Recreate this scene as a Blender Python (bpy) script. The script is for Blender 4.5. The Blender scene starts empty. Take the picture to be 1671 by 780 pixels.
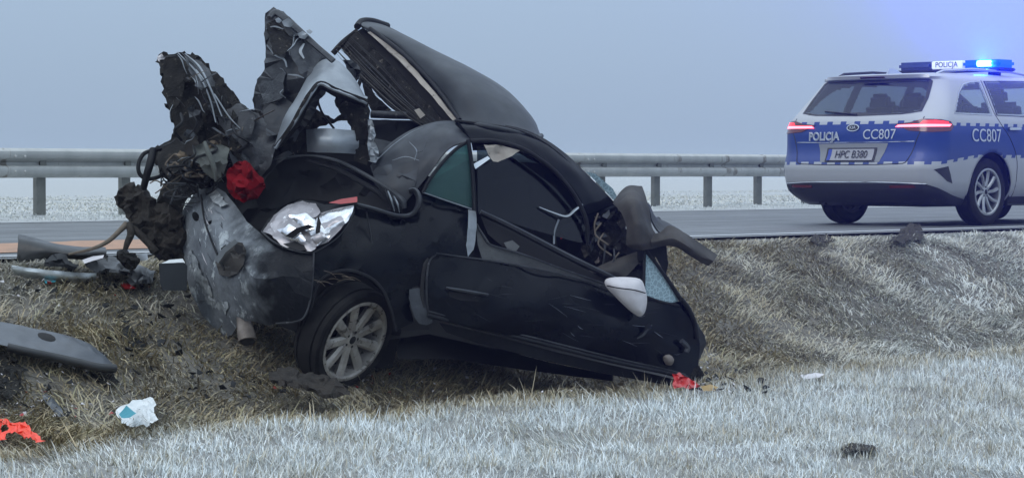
import bpy, bmesh, math, random
import numpy as np
from mathutils import Vector, Matrix, noise
from mathutils.geometry import delaunay_2d_cdt

random.seed(7)
RNG = np.random.default_rng(7)
scene = bpy.context.scene
COL = scene.collection

# ------------------------------------------------------------------ camera
FOC = 4000.0                      # focal length in photograph pixels
PITCH = math.atan(108 / FOC)      # looks slightly down
EYE = Vector((0, 0, 0.5))         # half a metre above the road surface
cam_d = bpy.data.cameras.new("camera")
cam = bpy.data.objects.new("camera", cam_d)
COL.objects.link(cam)
cam.location = EYE
cam.rotation_euler = (math.pi / 2 - PITCH, 0, 0)
cam_d.sensor_width = 36
cam_d.lens = 36 * FOC / 1671
cam_d.clip_start = 0.1
cam_d.clip_end = 5000
scene.camera = cam

# ------------------------------------------------------------------ world: even winter overcast
SKY_H = (0.245, 0.345, 0.505)     # horizon
SKY_Z = (1.36, 1.58, 1.78)         # zenith
world = bpy.data.worlds.new("World")
scene.world = world
world.use_nodes = True
wn, wl = world.node_tree.nodes, world.node_tree.links
wn.clear()
w_out = wn.new("ShaderNodeOutputWorld")
w_bg = wn.new("ShaderNodeBackground")
w_sky = wn.new("ShaderNodeTexSky")
w_sky.sky_type = 'NISHITA'
w_sky.sun_disc = False
w_sky.sun_elevation = math.radians(35)
w_sky.sun_rotation = math.radians(-140)
w_geo = wn.new("ShaderNodeTexCoord")
w_sep = wn.new("ShaderNodeSeparateXYZ")
w_ramp = wn.new("ShaderNodeValToRGB")
w_ramp.color_ramp.elements[0].position = 0.0
w_ramp.color_ramp.elements[0].color = SKY_H + (1,)
w_ramp.color_ramp.elements[1].position = 1.0
w_ramp.color_ramp.elements[1].color = SKY_Z + (1,)
w_mul = wn.new("ShaderNodeMix"); w_mul.data_type = 'RGBA'; w_mul.blend_type = 'ADD'
w_mul.inputs[0].default_value = 0.012
wl.new(w_geo.outputs["Generated"], w_sep.inputs[0])
wl.new(w_sep.outputs[2], w_ramp.inputs[0])
wl.new(w_ramp.outputs[0], w_mul.inputs[6])
wl.new(w_sky.outputs[0], w_mul.inputs[7])
wl.new(w_mul.outputs[2], w_bg.inputs[0])
w_bg.inputs[1].default_value = 1.0
wl.new(w_bg.outputs[0], w_out.inputs[0])

sun_d = bpy.data.lights.new("sun", 'SUN')
sun_d.energy = 0.6
sun_d.angle = math.radians(25)
sun_d.color = (1.0, 0.96, 0.9)
sun = bpy.data.objects.new("sun", sun_d)
COL.objects.link(sun)
sun.rotation_euler = (math.radians(50), 0, math.radians(-40))

scene.view_settings.view_transform = 'Standard'
scene.view_settings.look = 'None'
scene.view_settings.exposure = 0.0
scene.view_settings.gamma = 1.0
scene.view_settings.use_curve_mapping = False
scene.render.engine = 'CYCLES'
scene.cycles.use_denoising = True
scene.cycles.denoiser = 'OPENIMAGEDENOISE'
scene.cycles.max_bounces = 6
scene.cycles.diffuse_bounces = 3
scene.cycles.glossy_bounces = 3
scene.cycles.transmission_bounces = 6
scene.cycles.transparent_max_bounces = 8
scene.cycles.volume_bounces = 1
scene.cycles.caustics_reflective = False
scene.cycles.caustics_refractive = False
scene.cycles.sample_clamp_indirect = 4

# ------------------------------------------------------------------ helpers
RD = math.radians
SA, CA = math.sin(math.radians(43.87)), math.cos(math.radians(43.87))   # the road runs away to the right


def P(x, y, Y):
    """world point seen at photograph pixel (x, y) at the distance Y"""
    dx, dy = x - 835.5, y - 390.0
    cp, sp = math.cos(PITCH), math.sin(PITCH)
    vy = FOC * cp - dy * sp
    vz = -FOC * sp - dy * cp
    k = Y / vy
    return Vector((dx * k, Y, EYE.z + vz * k))


def from_road(D, S, z=0.0):
    """D: distance across the road direction, S: along it"""
    return Vector((SA * S - CA * D, SA * D + CA * S, z))


def hash2(ix, iy, seed):
    h = (ix.astype(np.int64) * 374761393 + iy.astype(np.int64) * 668265263 + seed * 1442695041) & 0x7fffffff
    h = ((h ^ (h >> 13)) * 1274126177) & 0x7fffffff
    return ((h ^ (h >> 16)) & 0xffff) / 65535.0


def vnoise(x, y, seed=0):
    ix, iy = np.floor(x), np.floor(y)
    fx, fy = x - ix, y - iy
    fx = fx * fx * (3 - 2 * fx); fy = fy * fy * (3 - 2 * fy)
    a = hash2(ix, iy, seed); b = hash2(ix + 1, iy, seed)
    c = hash2(ix, iy + 1, seed); d = hash2(ix + 1, iy + 1, seed)
    return (a * (1 - fx) + b * fx) * (1 - fy) + (c * (1 - fx) + d * fx) * fy


def fbm(x, y, seed=0, octv=3):
    s, a, t = 0, 1.0, 0
    for k in range(octv):
        s = s + a * vnoise(x * 2 ** k, y * 2 ** k, seed + k * 17)
        t += a; a *= 0.5
    return s / t


PROF_D = [-60, 0, 5, 7.5, 8.6, 9.0, 9.35, 9.8, 10.2, 10.8, 11.4, 11.75, 12.0, 12.2, 20.8, 21.2, 22.6, 26, 60, 500]
PROF_Z = [-1.25, -1.15, -1.0, -.86, -.74, -.72, -.80, -.82, -.72, -.45, -.17, -.05, -.015, -.02, -.02, .03, .02, -.22, -.4, -.45]


def ground_z(X, Y):
    X = np.asarray(X, float); Y = np.asarray(Y, float)
    D = SA * Y - CA * X
    S = CA * Y + SA * X
    z = np.zeros_like(D)
    for o in (-.12, 0, .12):                      # a softened profile
        z = z + np.interp(D + o, PROF_D, PROF_Z) / 3
    rough = np.clip((11.9 - D) / .5, 0, 1) + np.clip((D - 20.9) / .6, 0, 1)
    z = z + rough * ((fbm(S * 1.1, D * 1.6, 3) - .5) * .10 + (fbm(S * 5, D * 5, 9) - .5) * .05)
    return z


def gz(X, Y):
    return float(ground_z(np.array([X]), np.array([Y]))[0])


def tag(o, label=None, cat=None, group=None, kind=None):
    if label: o["label"] = label
    if cat: o["category"] = cat
    if group: o["group"] = group
    if kind: o["kind"] = kind
    return o


def empty(name, loc, label, cat, group=None):
    o = bpy.data.objects.new(name, None)
    COL.objects.link(o)
    o.location = loc
    o.empty_display_size = 0.1
    return tag(o, label, cat, group)


def link_mesh(name, me, mat, parent=None, smooth=None):
    o = bpy.data.objects.new(name, me)
    COL.objects.link(o)
    if mat is not None and len(me.materials) == 0:
        me.materials.append(mat)
    if parent is not None:
        o.parent = parent
    if smooth is not None:
        me.polygons.foreach_set("use_smooth", [True] * len(me.polygons))
        if smooth < 179:
            me.set_sharp_from_angle(angle=RD(smooth))
    return o


def origin_of(parent):
    v = Vector((0, 0, 0))
    while parent is not None:
        v = v + parent.location
        parent = parent.parent
    return v


def mesh_obj(name, verts, faces, mat, parent=None, smooth=40, world=True):
    """verts in world space; stored relative to the parent"""
    off = origin_of(parent) if world else Vector((0, 0, 0))
    me = bpy.data.meshes.new(name)
    me.from_pydata([tuple(Vector(v) - off) for v in verts], [], faces)
    me.validate()
    bm = bmesh.new(); bm.from_mesh(me)
    bmesh.ops.recalc_face_normals(bm, faces=bm.faces)
    bm.to_mesh(me); bm.free()
    return link_mesh(name, me, mat, parent, smooth)


# ---- materials
def nodes_of(m):
    m.use_nodes = True
    return m.node_tree.nodes, m.node_tree.links


def pm(name, c1, c2=None, scale=6.0, rough=.5, rough2=None, metal=0.0, bump=0.0, bscale=60.0, coat=0.0, spec=.5,
       c3=None, sp_scale=30.0, sp_thr=.62, stretch=None, dust=None, dust_amt=.5, detail=6, sheen=0.0):
    """principled surface: two mottled colours, a sparse third one, dust that settles on what faces up, fine relief"""
    m = bpy.data.materials.new(name)
    n, l = nodes_of(m)
    b = n["Principled BSDF"]
    tc = n.new("ShaderNodeTexCoord")
    src = tc.outputs["Object"]
    if stretch:
        mp = n.new("ShaderNodeMapping"); mp.inputs["Scale"].default_value = stretch
        l.new(src, mp.inputs[0]); src = mp.outputs[0]

    def nz(sc, det=detail, ro=.6):
        t = n.new("ShaderNodeTexNoise")
        t.inputs["Scale"].default_value = sc; t.inputs["Detail"].default_value = det; t.inputs["Roughness"].default_value = ro
        l.new(src, t.inputs["Vector"])
        return t.outputs["Fac"]

    def ramp(fac, lo, hi):
        r = n.new("ShaderNodeMapRange"); r.inputs["From Min"].default_value = lo; r.inputs["From Max"].default_value = hi
        l.new(fac, r.inputs[0]); return r.outputs[0]

    def mix(f, a, bb):
        x = n.new("ShaderNodeMix"); x.data_type = 'RGBA'
        if isinstance(f, float): x.inputs[0].default_value = f
        else: l.new(f, x.inputs[0])
        for i, v in ((6, a), (7, bb)):
            if isinstance(v, tuple): x.inputs[i].default_value = v + (1,)
            else: l.new(v, x.inputs[i])
        return x.outputs[2]
    col = c1
    f0 = None
    if c2:
        f0 = ramp(nz(scale), .35, .65)
        col = mix(f0, c1, c2)
    if c3:
        col = mix(ramp(nz(sp_scale, 8, .7), sp_thr, sp_thr + .06), col, c3)
    if dust:
        g = n.new("ShaderNodeNewGeometry"); s = n.new("ShaderNodeSeparateXYZ")
        l.new(g.outputs["Normal"], s.inputs[0])
        up = ramp(s.outputs[2], .05, .95)
        mu = n.new("ShaderNodeMath"); mu.operation = 'MULTIPLY'
        l.new(up, mu.inputs[0])
        mm = n.new("ShaderNodeMath"); mm.operation = 'MULTIPLY'; mm.inputs[1].default_value = dust_amt * 2
        l.new(nz(scale * 2.3), mm.inputs[0]); l.new(mm.outputs[0], mu.inputs[1])
        cl = n.new("ShaderNodeClamp"); l.new(mu.outputs[0], cl.inputs[0])
        col = mix(cl.outputs[0], col, dust)
    if isinstance(col, tuple): b.inputs["Base Color"].default_value = col + (1,)
    else: l.new(col, b.inputs["Base Color"])
    if rough2 is not None:
        r = n.new("ShaderNodeMapRange"); r.inputs["To Min"].default_value = rough; r.inputs["To Max"].default_value = rough2
        r.inputs["From Min"].default_value = .3; r.inputs["From Max"].default_value = .7
        l.new(nz(scale * 1.7), r.inputs[0]); l.new(r.outputs[0], b.inputs["Roughness"])
    else:
        b.inputs["Roughness"].default_value = rough
    b.inputs["Metallic"].default_value = metal
    b.inputs["Coat Weight"].default_value = coat
    b.inputs["Coat Roughness"].default_value = .12
    b.inputs["Specular IOR Level"].default_value = spec
    b.inputs["Sheen Weight"].default_value = sheen
    if bump:
        bp = n.new("ShaderNodeBump"); bp.inputs["Strength"].default_value = bump; bp.inputs["Distance"].default_value = .02
        l.new(nz(bscale, 5), bp.inputs["Height"]); l.new(bp.outputs[0], b.inputs["Normal"])
    return m


def glass_mat(name, tint, rough=.05, crack=None, opaque=.0, haze_col=(.5, .6, .62)):
    """a thin pane: tinted see-through plus a clear-coat reflection; optional milky/cracked share"""
    m = bpy.data.materials.new(name)
    n, l = nodes_of(m)
    n.remove(n["Principled BSDF"])
    out = n["Material Output"]
    tr = n.new("ShaderNodeBsdfTransparent"); tr.inputs[0].default_value = tint + (1,)
    gl = n.new("ShaderNodeBsdfGlossy"); gl.inputs["Roughness"].default_value = rough
    lw = n.new("ShaderNodeLayerWeight"); lw.inputs[0].default_value = .5
    pw = n.new("ShaderNodeMath"); pw.operation = 'POWER'; pw.inputs[1].default_value = 4.0; l.new(lw.outputs["Facing"], pw.inputs[0])
    fr = n.new("ShaderNodeMath"); fr.operation = 'MULTIPLY_ADD'; fr.inputs[1].default_value = .6; fr.inputs[2].default_value = .035
    l.new(pw.outputs[0], fr.inputs[0])
    mx = n.new("ShaderNodeMixShader")
    l.new(fr.outputs[0], mx.inputs[0]); l.new(tr.outputs[0], mx.inputs[1]); l.new(gl.outputs[0], mx.inputs[2])
    last = mx.outputs[0]
    if opaque > 0 or crack:
        df = n.new("ShaderNodeBsdfDiffuse"); df.inputs[0].default_value = haze_col + (1,)
        m2 = n.new("ShaderNodeMixShader")
        if crack:
            tc = n.new("ShaderNodeTexCoord"); v = n.new("ShaderNodeTexVoronoi"); v.feature = 'DISTANCE_TO_EDGE'
            v.inputs["Scale"].default_value = crack
            l.new(tc.outputs["Object"], v.inputs["Vector"])
            r = n.new("ShaderNodeMapRange"); r.inputs[1].default_value = .02; r.inputs[2].default_value = .10
            r.inputs[3].default_value = min(1, opaque + .4); r.inputs[4].default_value = opaque
            l.new(v.outputs[0], r.inputs[0]); l.new(r.outputs[0], m2.inputs[0])
        else:
            m2.inputs[0].default_value = opaque
        l.new(last, m2.inputs[1]); l.new(df.outputs[0], m2.inputs[2])
        last = m2.outputs[0]
    l.new(last, out.inputs[0])
    return m


def emit_mat(name, col, strength, base=None):
    m = bpy.data.materials.new(name)
    n, l = nodes_of(m)
    b = n["Principled BSDF"]
    b.inputs["Base Color"].default_value = (base or col) + (1,)
    b.inputs["Emission Color"].default_value = col + (1,)
    b.inputs["Emission Strength"].default_value = strength
    b.inputs["Roughness"].default_value = .2
    return m


# ---- shape helpers
def catmull(pts, n, closed=False):
    pts = [np.array(p, float) for p in pts]
    m = len(pts)
    if m == 1: return np.array(pts * (n + 1))
    out = []
    segs = m if closed else m - 1
    for i in range(segs):
        if closed:
            a, b, c, d = pts[(i - 1) % m], pts[i], pts[(i + 1) % m], pts[(i + 2) % m]
        else:
            b, c = pts[i], pts[i + 1]
            a = pts[i - 1] if i > 0 else 2 * b - c
            d = pts[i + 2] if i + 2 < m else 2 * c - b
        for k in range(n):
            t = k / n
            out.append(.5 * ((2 * b) + (c - a) * t + (2 * a - 5 * b + 4 * c - d) * t * t + (3 * b - a - 3 * c + d) * t ** 3))
    if not closed: out.append(pts[-1])
    return np.array(out)


def resample(poly, step, closed=True):
    p = np.asarray(poly, float)
    q = np.vstack([p, p[:1]]) if closed else p
    seg = np.linalg.norm(np.diff(q[:, :2], axis=0), axis=1)
    out = []
    for i in range(len(q) - 1):
        k = max(1, int(round(seg[i] / step)))
        for j in range(k):
            out.append(q[i] + (q[i + 1] - q[i]) * j / k)
    if not closed: out.append(q[-1])
    return np.array(out)


def seg_dist(pts, poly):
    """distance of points to a closed polyline"""
    a = poly; b = np.roll(poly, -1, axis=0)
    best = np.full(len(pts), 1e9)
    for i in range(len(a)):
        ab = b[i] - a[i]; L = max(1e-9, (ab ** 2).sum())
        t = np.clip(((pts - a[i]) @ ab) / L, 0, 1)
        d = np.linalg.norm(pts - (a[i] + t[:, None] * ab), axis=1)
        best = np.minimum(best, d)
    return best


def inside(pts, poly):
    x, y = pts[:, 0], pts[:, 1]
    c = np.zeros(len(pts), bool)
    j = len(poly) - 1
    for i in range(len(poly)):
        xi, yi, xj, yj = poly[i][0], poly[i][1], poly[j][0], poly[j][1]
        hit = ((yi > y) != (yj > y)) & (x < (xj - xi) * (y - yi) / (yj - yi + 1e-12) + xi)
        c ^= hit
        j = i
    return c


def tri_poly(outline, res, holes=(), jitter=.3, ires=None):
    """fill an outline with small triangles; returns 2-D points, triangles, rim flags"""
    ol = resample(outline, res)
    loops = [ol[:, :2]] + [resample(h, res)[:, :2] for h in holes]
    lo, hi = ol[:, :2].min(0), ol[:, :2].max(0)
    rim = res
    res = ires or res
    gx = np.arange(lo[0], hi[0], res); gy = np.arange(lo[1], hi[1], res * .87)
    G = np.array([(x + (res / 2 if k % 2 else 0), y) for k, y in enumerate(gy) for x in gx])
    if len(G):
        G = G + (RNG.random(G.shape) - .5) * res * jitter * 2
        ok = inside(G, loops[0])
        for h in loops[1:]: ok &= ~inside(G, h)
        for L in loops: ok &= seg_dist(G, L) > min(res * .55, rim * 1.2)
        G = G[ok]
    else:
        G = np.zeros((0, 2))
    V, E = [], []
    for L in loops:
        s = len(V)
        V += [tuple(p) for p in L]
        E += [(s + i, s + (i + 1) % len(L)) for i in range(len(L))]
    nb = len(V)
    V += [tuple(p) for p in G]
    r = delaunay_2d_cdt([Vector(v) for v in V], E, [], 0, 1e-5)
    pts = np.array([(v.x, v.y) for v in r[0]])
    tris = [tuple(f) for f in r[2] if len(f) == 3]
    cen = np.array([pts[list(t)].mean(0) for t in tris])
    ok = inside(cen, loops[0])
    for h in loops[1:]: ok &= ~inside(cen, h)
    tris = [t for t, k in zip(tris, ok) if k]
    d = np.full(len(pts), 1e9)
    for L in loops: d = np.minimum(d, seg_dist(pts, L))
    return pts, tris, d


def tps(ctrl):
    """smooth depth field through (x, y, value) control points"""
    c = np.array(ctrl, float)
    if len(c) == 1: return lambda q: np.full(len(q), c[0, 2])
    s = 100.0
    X = c[:, :2] / s
    def K(r2): return np.where(r2 > 1e-12, r2 * np.log(r2 + 1e-12), 0)
    n = len(c)
    if n < 4:
        A = np.c_[np.ones(n), X]
        w = np.linalg.lstsq(A, c[:, 2], rcond=None)[0]
        return lambda q: np.c_[np.ones(len(q)), np.asarray(q) / s] @ w
    R2 = ((X[:, None] - X[None]) ** 2).sum(-1)
    A = np.zeros((n + 3, n + 3))
    A[:n, :n] = K(R2) + np.eye(n) * 1e-3
    A[:n, n] = 1; A[:n, n + 1:] = X; A[n, :n] = 1; A[n + 1:, :n] = X.T
    w = np.linalg.lstsq(A, np.r_[c[:, 2], 0, 0, 0], rcond=None)[0]
    def f(q):
        q = np.asarray(q, float)[:, :2] / s
        r2 = ((q[:, None] - X[None]) ** 2).sum(-1)
        return K(r2) @ w[:n] + w[n] + q @ w[n + 1:]
    return f


def crumple(v, amp, scale, seed, fine=.35):
    """faceted dents: a ridged cell pattern plus a soft swell"""
    q = v * scale + Vector((seed * 3.1, seed * 1.7, seed * .9))
    a = noise.noise_vector(q)
    r1 = abs(noise.noise(q * 1.1 + Vector((5, 2, 8)))) * 2.6 - .6
    r2 = abs(noise.noise(q * 2.7 + Vector((1, 7, 3)))) * 2.6 - .6
    r3 = abs(noise.noise(q * 5.9 + Vector((9, 4, 6)))) * 2.6 - .6
    b = noise.noise_vector(q * 4.3)
    return Vector((a[0] * .45, r1 + .45 * r2 + fine * .55 * r3, a[2] * .45)) * amp + Vector(b) * amp * fine * .5


SEED = [0]


def plate(name, outline, depth, parent, mat, res=9, thick=.012, bulge=0, bulge_r=40, back=0, cr=(0, 3), smooth=38,
          curve=0, holes=(), fine=.35, edge_wob=0, ires=None, jag=0):
    """a panel or lump at its own distance: outline in photograph pixels, depth control points (x, y, Y) in metres"""
    SEED[0] += 1
    seed = SEED[0]
    ol = [(p[0], p[1]) for p in outline]
    if curve: ol = catmull(ol, curve, True)
    if edge_wob:
        ol = resample(ol, res)
        ol = np.array([(x + edge_wob * noise.noise((x * .09, y * .09, seed)) * 2 + edge_wob * noise.noise((x * .3, y * .3, seed + 5)),
                        y + edge_wob * noise.noise((x * .09, y * .09, seed + 9)) * 2 + edge_wob * noise.noise((x * .3, y * .3, seed + 3))) for x, y in ol])
    pts, tris, d = tri_poly(ol, res, holes, ires=ires)
    f = tps(depth) if isinstance(depth, (list, tuple)) else depth
    Yf = f(pts)
    if jag: Yf = Yf + np.random.default_rng(seed).normal(0, jag, len(pts)) * np.clip(d / (ires or res), .35, 1)
    t = np.clip(d / bulge_r, 0, 1)
    prof = np.sqrt(np.clip(1 - (1 - t) ** 2, 0, 1))
    n = len(pts)
    V = []
    for i in range(n):
        p = P(pts[i, 0], pts[i, 1], Yf[i] - bulge * prof[i])
        if cr[0]: p = p + crumple(p, cr[0], cr[1], seed, fine)
        V.append(p)
    for i in range(n):
        p = P(pts[i, 0], pts[i, 1], Yf[i] + thick + back * prof[i])
        if cr[0]: p = p + crumple(P(pts[i, 0], pts[i, 1], Yf[i] + back * prof[i] * .6), cr[0], cr[1], seed, fine)
        V.append(p)
    F = [tuple(t) for t in tris] + [tuple(n + k for k in reversed(t)) for t in tris]
    edges = {}
    for t in tris:
        for a, b in ((t[0], t[1]), (t[1], t[2]), (t[2], t[0])):
            edges[(a, b)] = 1
    for (a, b) in edges:
        if (b, a) not in edges:
            F.append((b, a, a + n, b + n))
    return mesh_obj(name, V, F, mat, parent, smooth)


def sweep(path, radii, sides=8, flat=1.0, closed_ends=True, twist=0.0):
    """tube through 3-D points; radii a number or one per point; returns verts, faces"""
    path = [Vector(p) for p in path]
    n = len(path)
    if not hasattr(radii, '__len__'): radii = [radii] * n
    V, F = [], []
    up = None
    for i, p in enumerate(path):
        t = (path[min(i + 1, n - 1)] - path[max(i - 1, 0)])
        t = t.normalized() if t.length > 1e-9 else Vector((0, 0, 1))
        if up is None:
            up = Vector((0, 0, 1)) if abs(t.z) < .9 else Vector((1, 0, 0))
        s = t.cross(up)
        if s.length < 1e-6: s = t.cross(Vector((1, .3, .2)))
        s.normalize(); up = s.cross(t).normalized()
        for k in range(sides):
            a = 2 * math.pi * (k + .5) / sides + twist
            V.append(p + s * (math.cos(a) * radii[i]) + up * (math.sin(a) * radii[i] * flat))
    for i in range(n - 1):
        for k in range(sides):
            F.append((i * sides + k, i * sides + (k + 1) % sides, (i + 1) * sides + (k + 1) % sides, (i + 1) * sides + k))
    if closed_ends:
        F.append(tuple(range(sides))); F.append(tuple((n - 1) * sides + k for k in range(sides)))
    return V, F


def tube(name, pts, rad, parent, mat, n=6, sides=8, flat=1.0, smooth=50, px=True, twist=0.0):
    """pts as (x, y, Y) photograph pixels plus distance, or world points"""
    W = [P(*p) for p in pts] if px else [Vector(p) for p in pts]
    C = catmull([tuple(w) for w in W], n)
    if hasattr(rad, '__len__'):
        rr = np.interp(np.linspace(0, 1, len(C)), np.linspace(0, 1, len(rad)), rad)
    else:
        rr = [rad] * len(C)
    V, F = sweep([Vector(c) for c in C], list(rr), sides, flat, True, twist)
    return mesh_obj(name, V, F, mat, parent, smooth)


def patch(name, rows, parent, mat, nu=8, nv=8, thick=.01, cr=(0, 3), smooth=40, fine=.35):
    """a curved sheet lofted through rows of (x, y, Y) photograph points"""
    SEED[0] += 1
    m = max(len(r) for r in rows)
    R = []
    for r in rows:
        c = catmull(r, 12)
        k = np.linspace(0, len(c) - 1, (m - 1) * nu + 1)
        R.append(np.array([[np.interp(q, range(len(c)), c[:, j]) for j in range(3)] for q in k]))
    R = np.array(R)
    cols = []
    for j in range(R.shape[1]):
        cols.append(catmull(R[:, j], nv))
    G = np.array(cols)                       # [u][v][3]
    nu_, nv_ = G.shape[:2]
    W = [[P(*G[i, j]) for j in range(nv_)] for i in range(nu_)]
    V, N = [], []
    for i in range(nu_):
        for j in range(nv_):
            p = W[i][j]
            du = W[min(i + 1, nu_ - 1)][j] - W[max(i - 1, 0)][j]
            dv = W[i][min(j + 1, nv_ - 1)] - W[i][max(j - 1, 0)]
            nn = du.cross(dv)
            nn = nn.normalized() if nn.length > 1e-12 else Vector((0, -1, 0))
            if nn.y > 0: nn = -nn
            if cr[0]: p = p + crumple(p, cr[0], cr[1], SEED[0], fine)
            V.append(p); N.append(nn)
    n = len(V)
    V = V + [V[i] - N[i] * thick for i in range(n)]
    idx = lambda i, j: i * nv_ + j
    F = []
    for i in range(nu_ - 1):
        for j in range(nv_ - 1):
            q = (idx(i, j), idx(i + 1, j), idx(i + 1, j + 1), idx(i, j + 1))
            F.append(q); F.append(tuple(n + k for k in reversed(q)))
    for i in range(nu_ - 1):
        for j in (0, nv_ - 1):
            F.append((idx(i, j), idx(i + 1, j), n + idx(i + 1, j), n + idx(i, j)))
    for j in range(nv_ - 1):
        for i in (0, nu_ - 1):
            F.append((idx(i, j), idx(i, j + 1), n + idx(i, j + 1), n + idx(i, j)))
    return mesh_obj(name, V, F, mat, parent, smooth)


def boxv(c, h, rot=None):
    V = []
    for sx in (-1, 1):
        for sy in (-1, 1):
            for sz in (-1, 1):
                v = Vector((sx * h[0], sy * h[1], sz * h[2]))
                if rot is not None: v = rot @ v
                V.append(Vector(c) + v)
    F = [(0, 1, 3, 2), (4, 6, 7, 5), (0, 4, 5, 1), (2, 3, 7, 6), (0, 2, 6, 4), (1, 5, 7, 3)]
    return V, F


def box_obj(name, c, h, mat, parent=None, rot=None, bevel=.0, world=True):
    V, F = boxv(c, h, rot)
    off = origin_of(parent) if world else Vector((0, 0, 0))
    bm = bmesh.new()
    vs = [bm.verts.new(v - off) for v in V]
    for f in F: bm.faces.new([vs[k] for k in f])
    if bevel: bmesh.ops.bevel(bm, geom=bm.edges[:], offset=bevel, segments=2, affect='EDGES')
    bmesh.ops.recalc_face_normals(bm, faces=bm.faces)
    me = bpy.data.meshes.new(name); bm.to_mesh(me); bm.free()
    return link_mesh(name, me, mat, parent, 40)


def lathe(profile, segs, axis_x=False):
    """profile of (r, h) revolved; returns verts, faces (h along local Y)"""
    V, F = [], []
    m = len(profile)
    for i in range(segs):
        a = 2 * math.pi * i / segs
        for r, h in profile:
            V.append(Vector((r * math.cos(a), h, r * math.sin(a))))
    for i in range(segs):
        j = (i + 1) % segs
        for k in range(m - 1):
            F.append((i * m + k, j * m + k, j * m + k + 1, i * m + k + 1))
    return V, F

# ================================================================== the setting
M_soil = pm("frosty soil", (.075, .066, .052), (.13, .115, .092), scale=3, rough=.95, bump=.6, bscale=40, c3=(.20, .20, .19), sp_scale=9, sp_thr=.60)
M_asph = pm("cold damp asphalt", (.085, .09, .095), (.115, .12, .125), scale=1.2, rough=.42, rough2=.62, bump=.25, bscale=220, c3=(.19, .20, .21), sp_scale=160, sp_thr=.62)
M_line = pm("worn white road paint", (.62, .64, .66), (.42, .44, .46), scale=14, rough=.7)
M_zinc = pm("weathered galvanised steel", (.36, .37, .36), (.46, .47, .455), scale=5, rough=.5, rough2=.65, metal=.25, bump=.05, bscale=90, stretch=(1, 1, .25), c3=(.20, .19, .165), sp_scale=5, sp_thr=.58)
M_post = pm("dull galvanised post", (.13, .135, .12), (.18, .185, .17), scale=7, rough=.7, metal=.2, c3=(.3, .31, .3), sp_scale=25, sp_thr=.66)
M_sand = pm("orange spill sand", (.46, .27, .18), (.34, .22, .16), scale=9, rough=.95, bump=.4, bscale=80)


def wheel_tracks(m):
    """faint darker and lighter lanes worn along the carriageway"""
    n, l = nodes_of(m)
    b = n["Principled BSDF"]; src = b.inputs["Base Color"].links[0].from_socket
    tc = n.new("ShaderNodeTexCoord"); mp = n.new("ShaderNodeMapping"); mp.vector_type = 'TEXTURE'
    mp.inputs["Rotation"].default_value = (0, 0, math.atan2(CA, SA)); mp.inputs["Scale"].default_value = (30, .9, 1)
    nz = n.new("ShaderNodeTexNoise"); nz.inputs["Scale"].default_value = 1.0; nz.inputs["Detail"].default_value = 4
    l.new(tc.outputs["Object"], mp.inputs[0]); l.new(mp.outputs[0], nz.inputs["Vector"])
    r = n.new("ShaderNodeMapRange"); r.inputs[1].default_value = .3; r.inputs[2].default_value = .7; r.inputs[3].default_value = .55; r.inputs[4].default_value = 1.35
    l.new(nz.outputs[0], r.inputs[0])
    vm = n.new("ShaderNodeVectorMath"); vm.operation = 'SCALE'; l.new(src, vm.inputs[0]); l.new(r.outputs[0], vm.inputs["Scale"])
    l.new(vm.outputs[0], b.inputs["Base Color"])


wheel_tracks(M_asph)


def ground():
    dl = np.r_[np.linspace(-60, 4, 12), np.arange(5, 12.6, .10), np.linspace(12.8, 20.6, 8), np.arange(20.7, 24, .15),
               np.linspace(24.5, 60, 16), np.linspace(80, 420, 10)]
    sl = np.r_[np.linspace(-300, -10, 14), np.arange(-8, 5, .5), np.arange(5, 34, .12), np.arange(34, 60, .8), np.linspace(62, 420, 20)]
    Dg, Sg = np.meshgrid(dl, sl, indexing='ij')
    X = SA * Sg - CA * Dg; Y = SA * Dg + CA * Sg
    Z = ground_z(X, Y)
    nd, ns = Dg.shape
    co = np.stack([X, Y, Z], -1).reshape(-1, 3)
    idx = np.arange(nd * ns).reshape(nd, ns)
    q = np.stack([idx[:-1, :-1], idx[1:, :-1], idx[1:, 1:], idx[:-1, 1:]], -1).reshape(-1, 4)
    me = bpy.data.meshes.new("ground")
    me.from_pydata(co.tolist(), [], q[:, ::-1].tolist())
    me.update()
    o = link_mesh("ground", me, M_soil, None, 180)
    tag(o, kind="structure")
    if me.polygons[0].normal.z < 0: me.flip_normals()
    # hoar frost lies on the open field and the near bank, not on the churned slope
    fr = np.interp(Dg.reshape(-1), [5, 8.7, 9.2, 11.5, 12, 20.6, 20.9, 24, 40], [.27, .23, .05, .05, .15, .15, .52, .50, .50])
    a = me.attributes.new("frost", 'FLOAT', 'POINT'); a.data.foreach_set("value", fr.astype(np.float32))
    n, l = nodes_of(M_soil)
    b = n["Principled BSDF"]; src = b.inputs["Base Color"].links[0].from_socket
    at = n.new("ShaderNodeAttribute"); at.attribute_name = "frost"
    mx = n.new("ShaderNodeMix"); mx.data_type = 'RGBA'; l.new(at.outputs["Fac"], mx.inputs[0]); l.new(src, mx.inputs[6]); mx.inputs[7].default_value = (.70, .74, .76, 1)
    l.new(mx.outputs[2], b.inputs["Base Color"])


ground()


def sheet(name, d0, d1, s0, s1, z, mat, n=60):
    V, F = [], []
    for i in range(n + 1):
        s = s0 + (s1 - s0) * i / n
        V += [from_road(d0, s, z), from_road(d1, s, z)]
    F = [(2 * i, 2 * i + 1, 2 * i + 3, 2 * i + 2) for i in range(n)]
    o = mesh_obj(name, V, F, mat, None, None)
    if o.data.polygons[0].normal.z < 0: o.data.flip_normals()
    return tag(o, kind="structure")


sheet("road", 11.98, 20.85, -280, 400, 0.0, M_asph)
sheet("road_marking", 12.24, 12.37, -280, 400, .004, M_line)
sheet("road_marking", 20.50, 20.64, -280, 400, .004, M_line)


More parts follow.
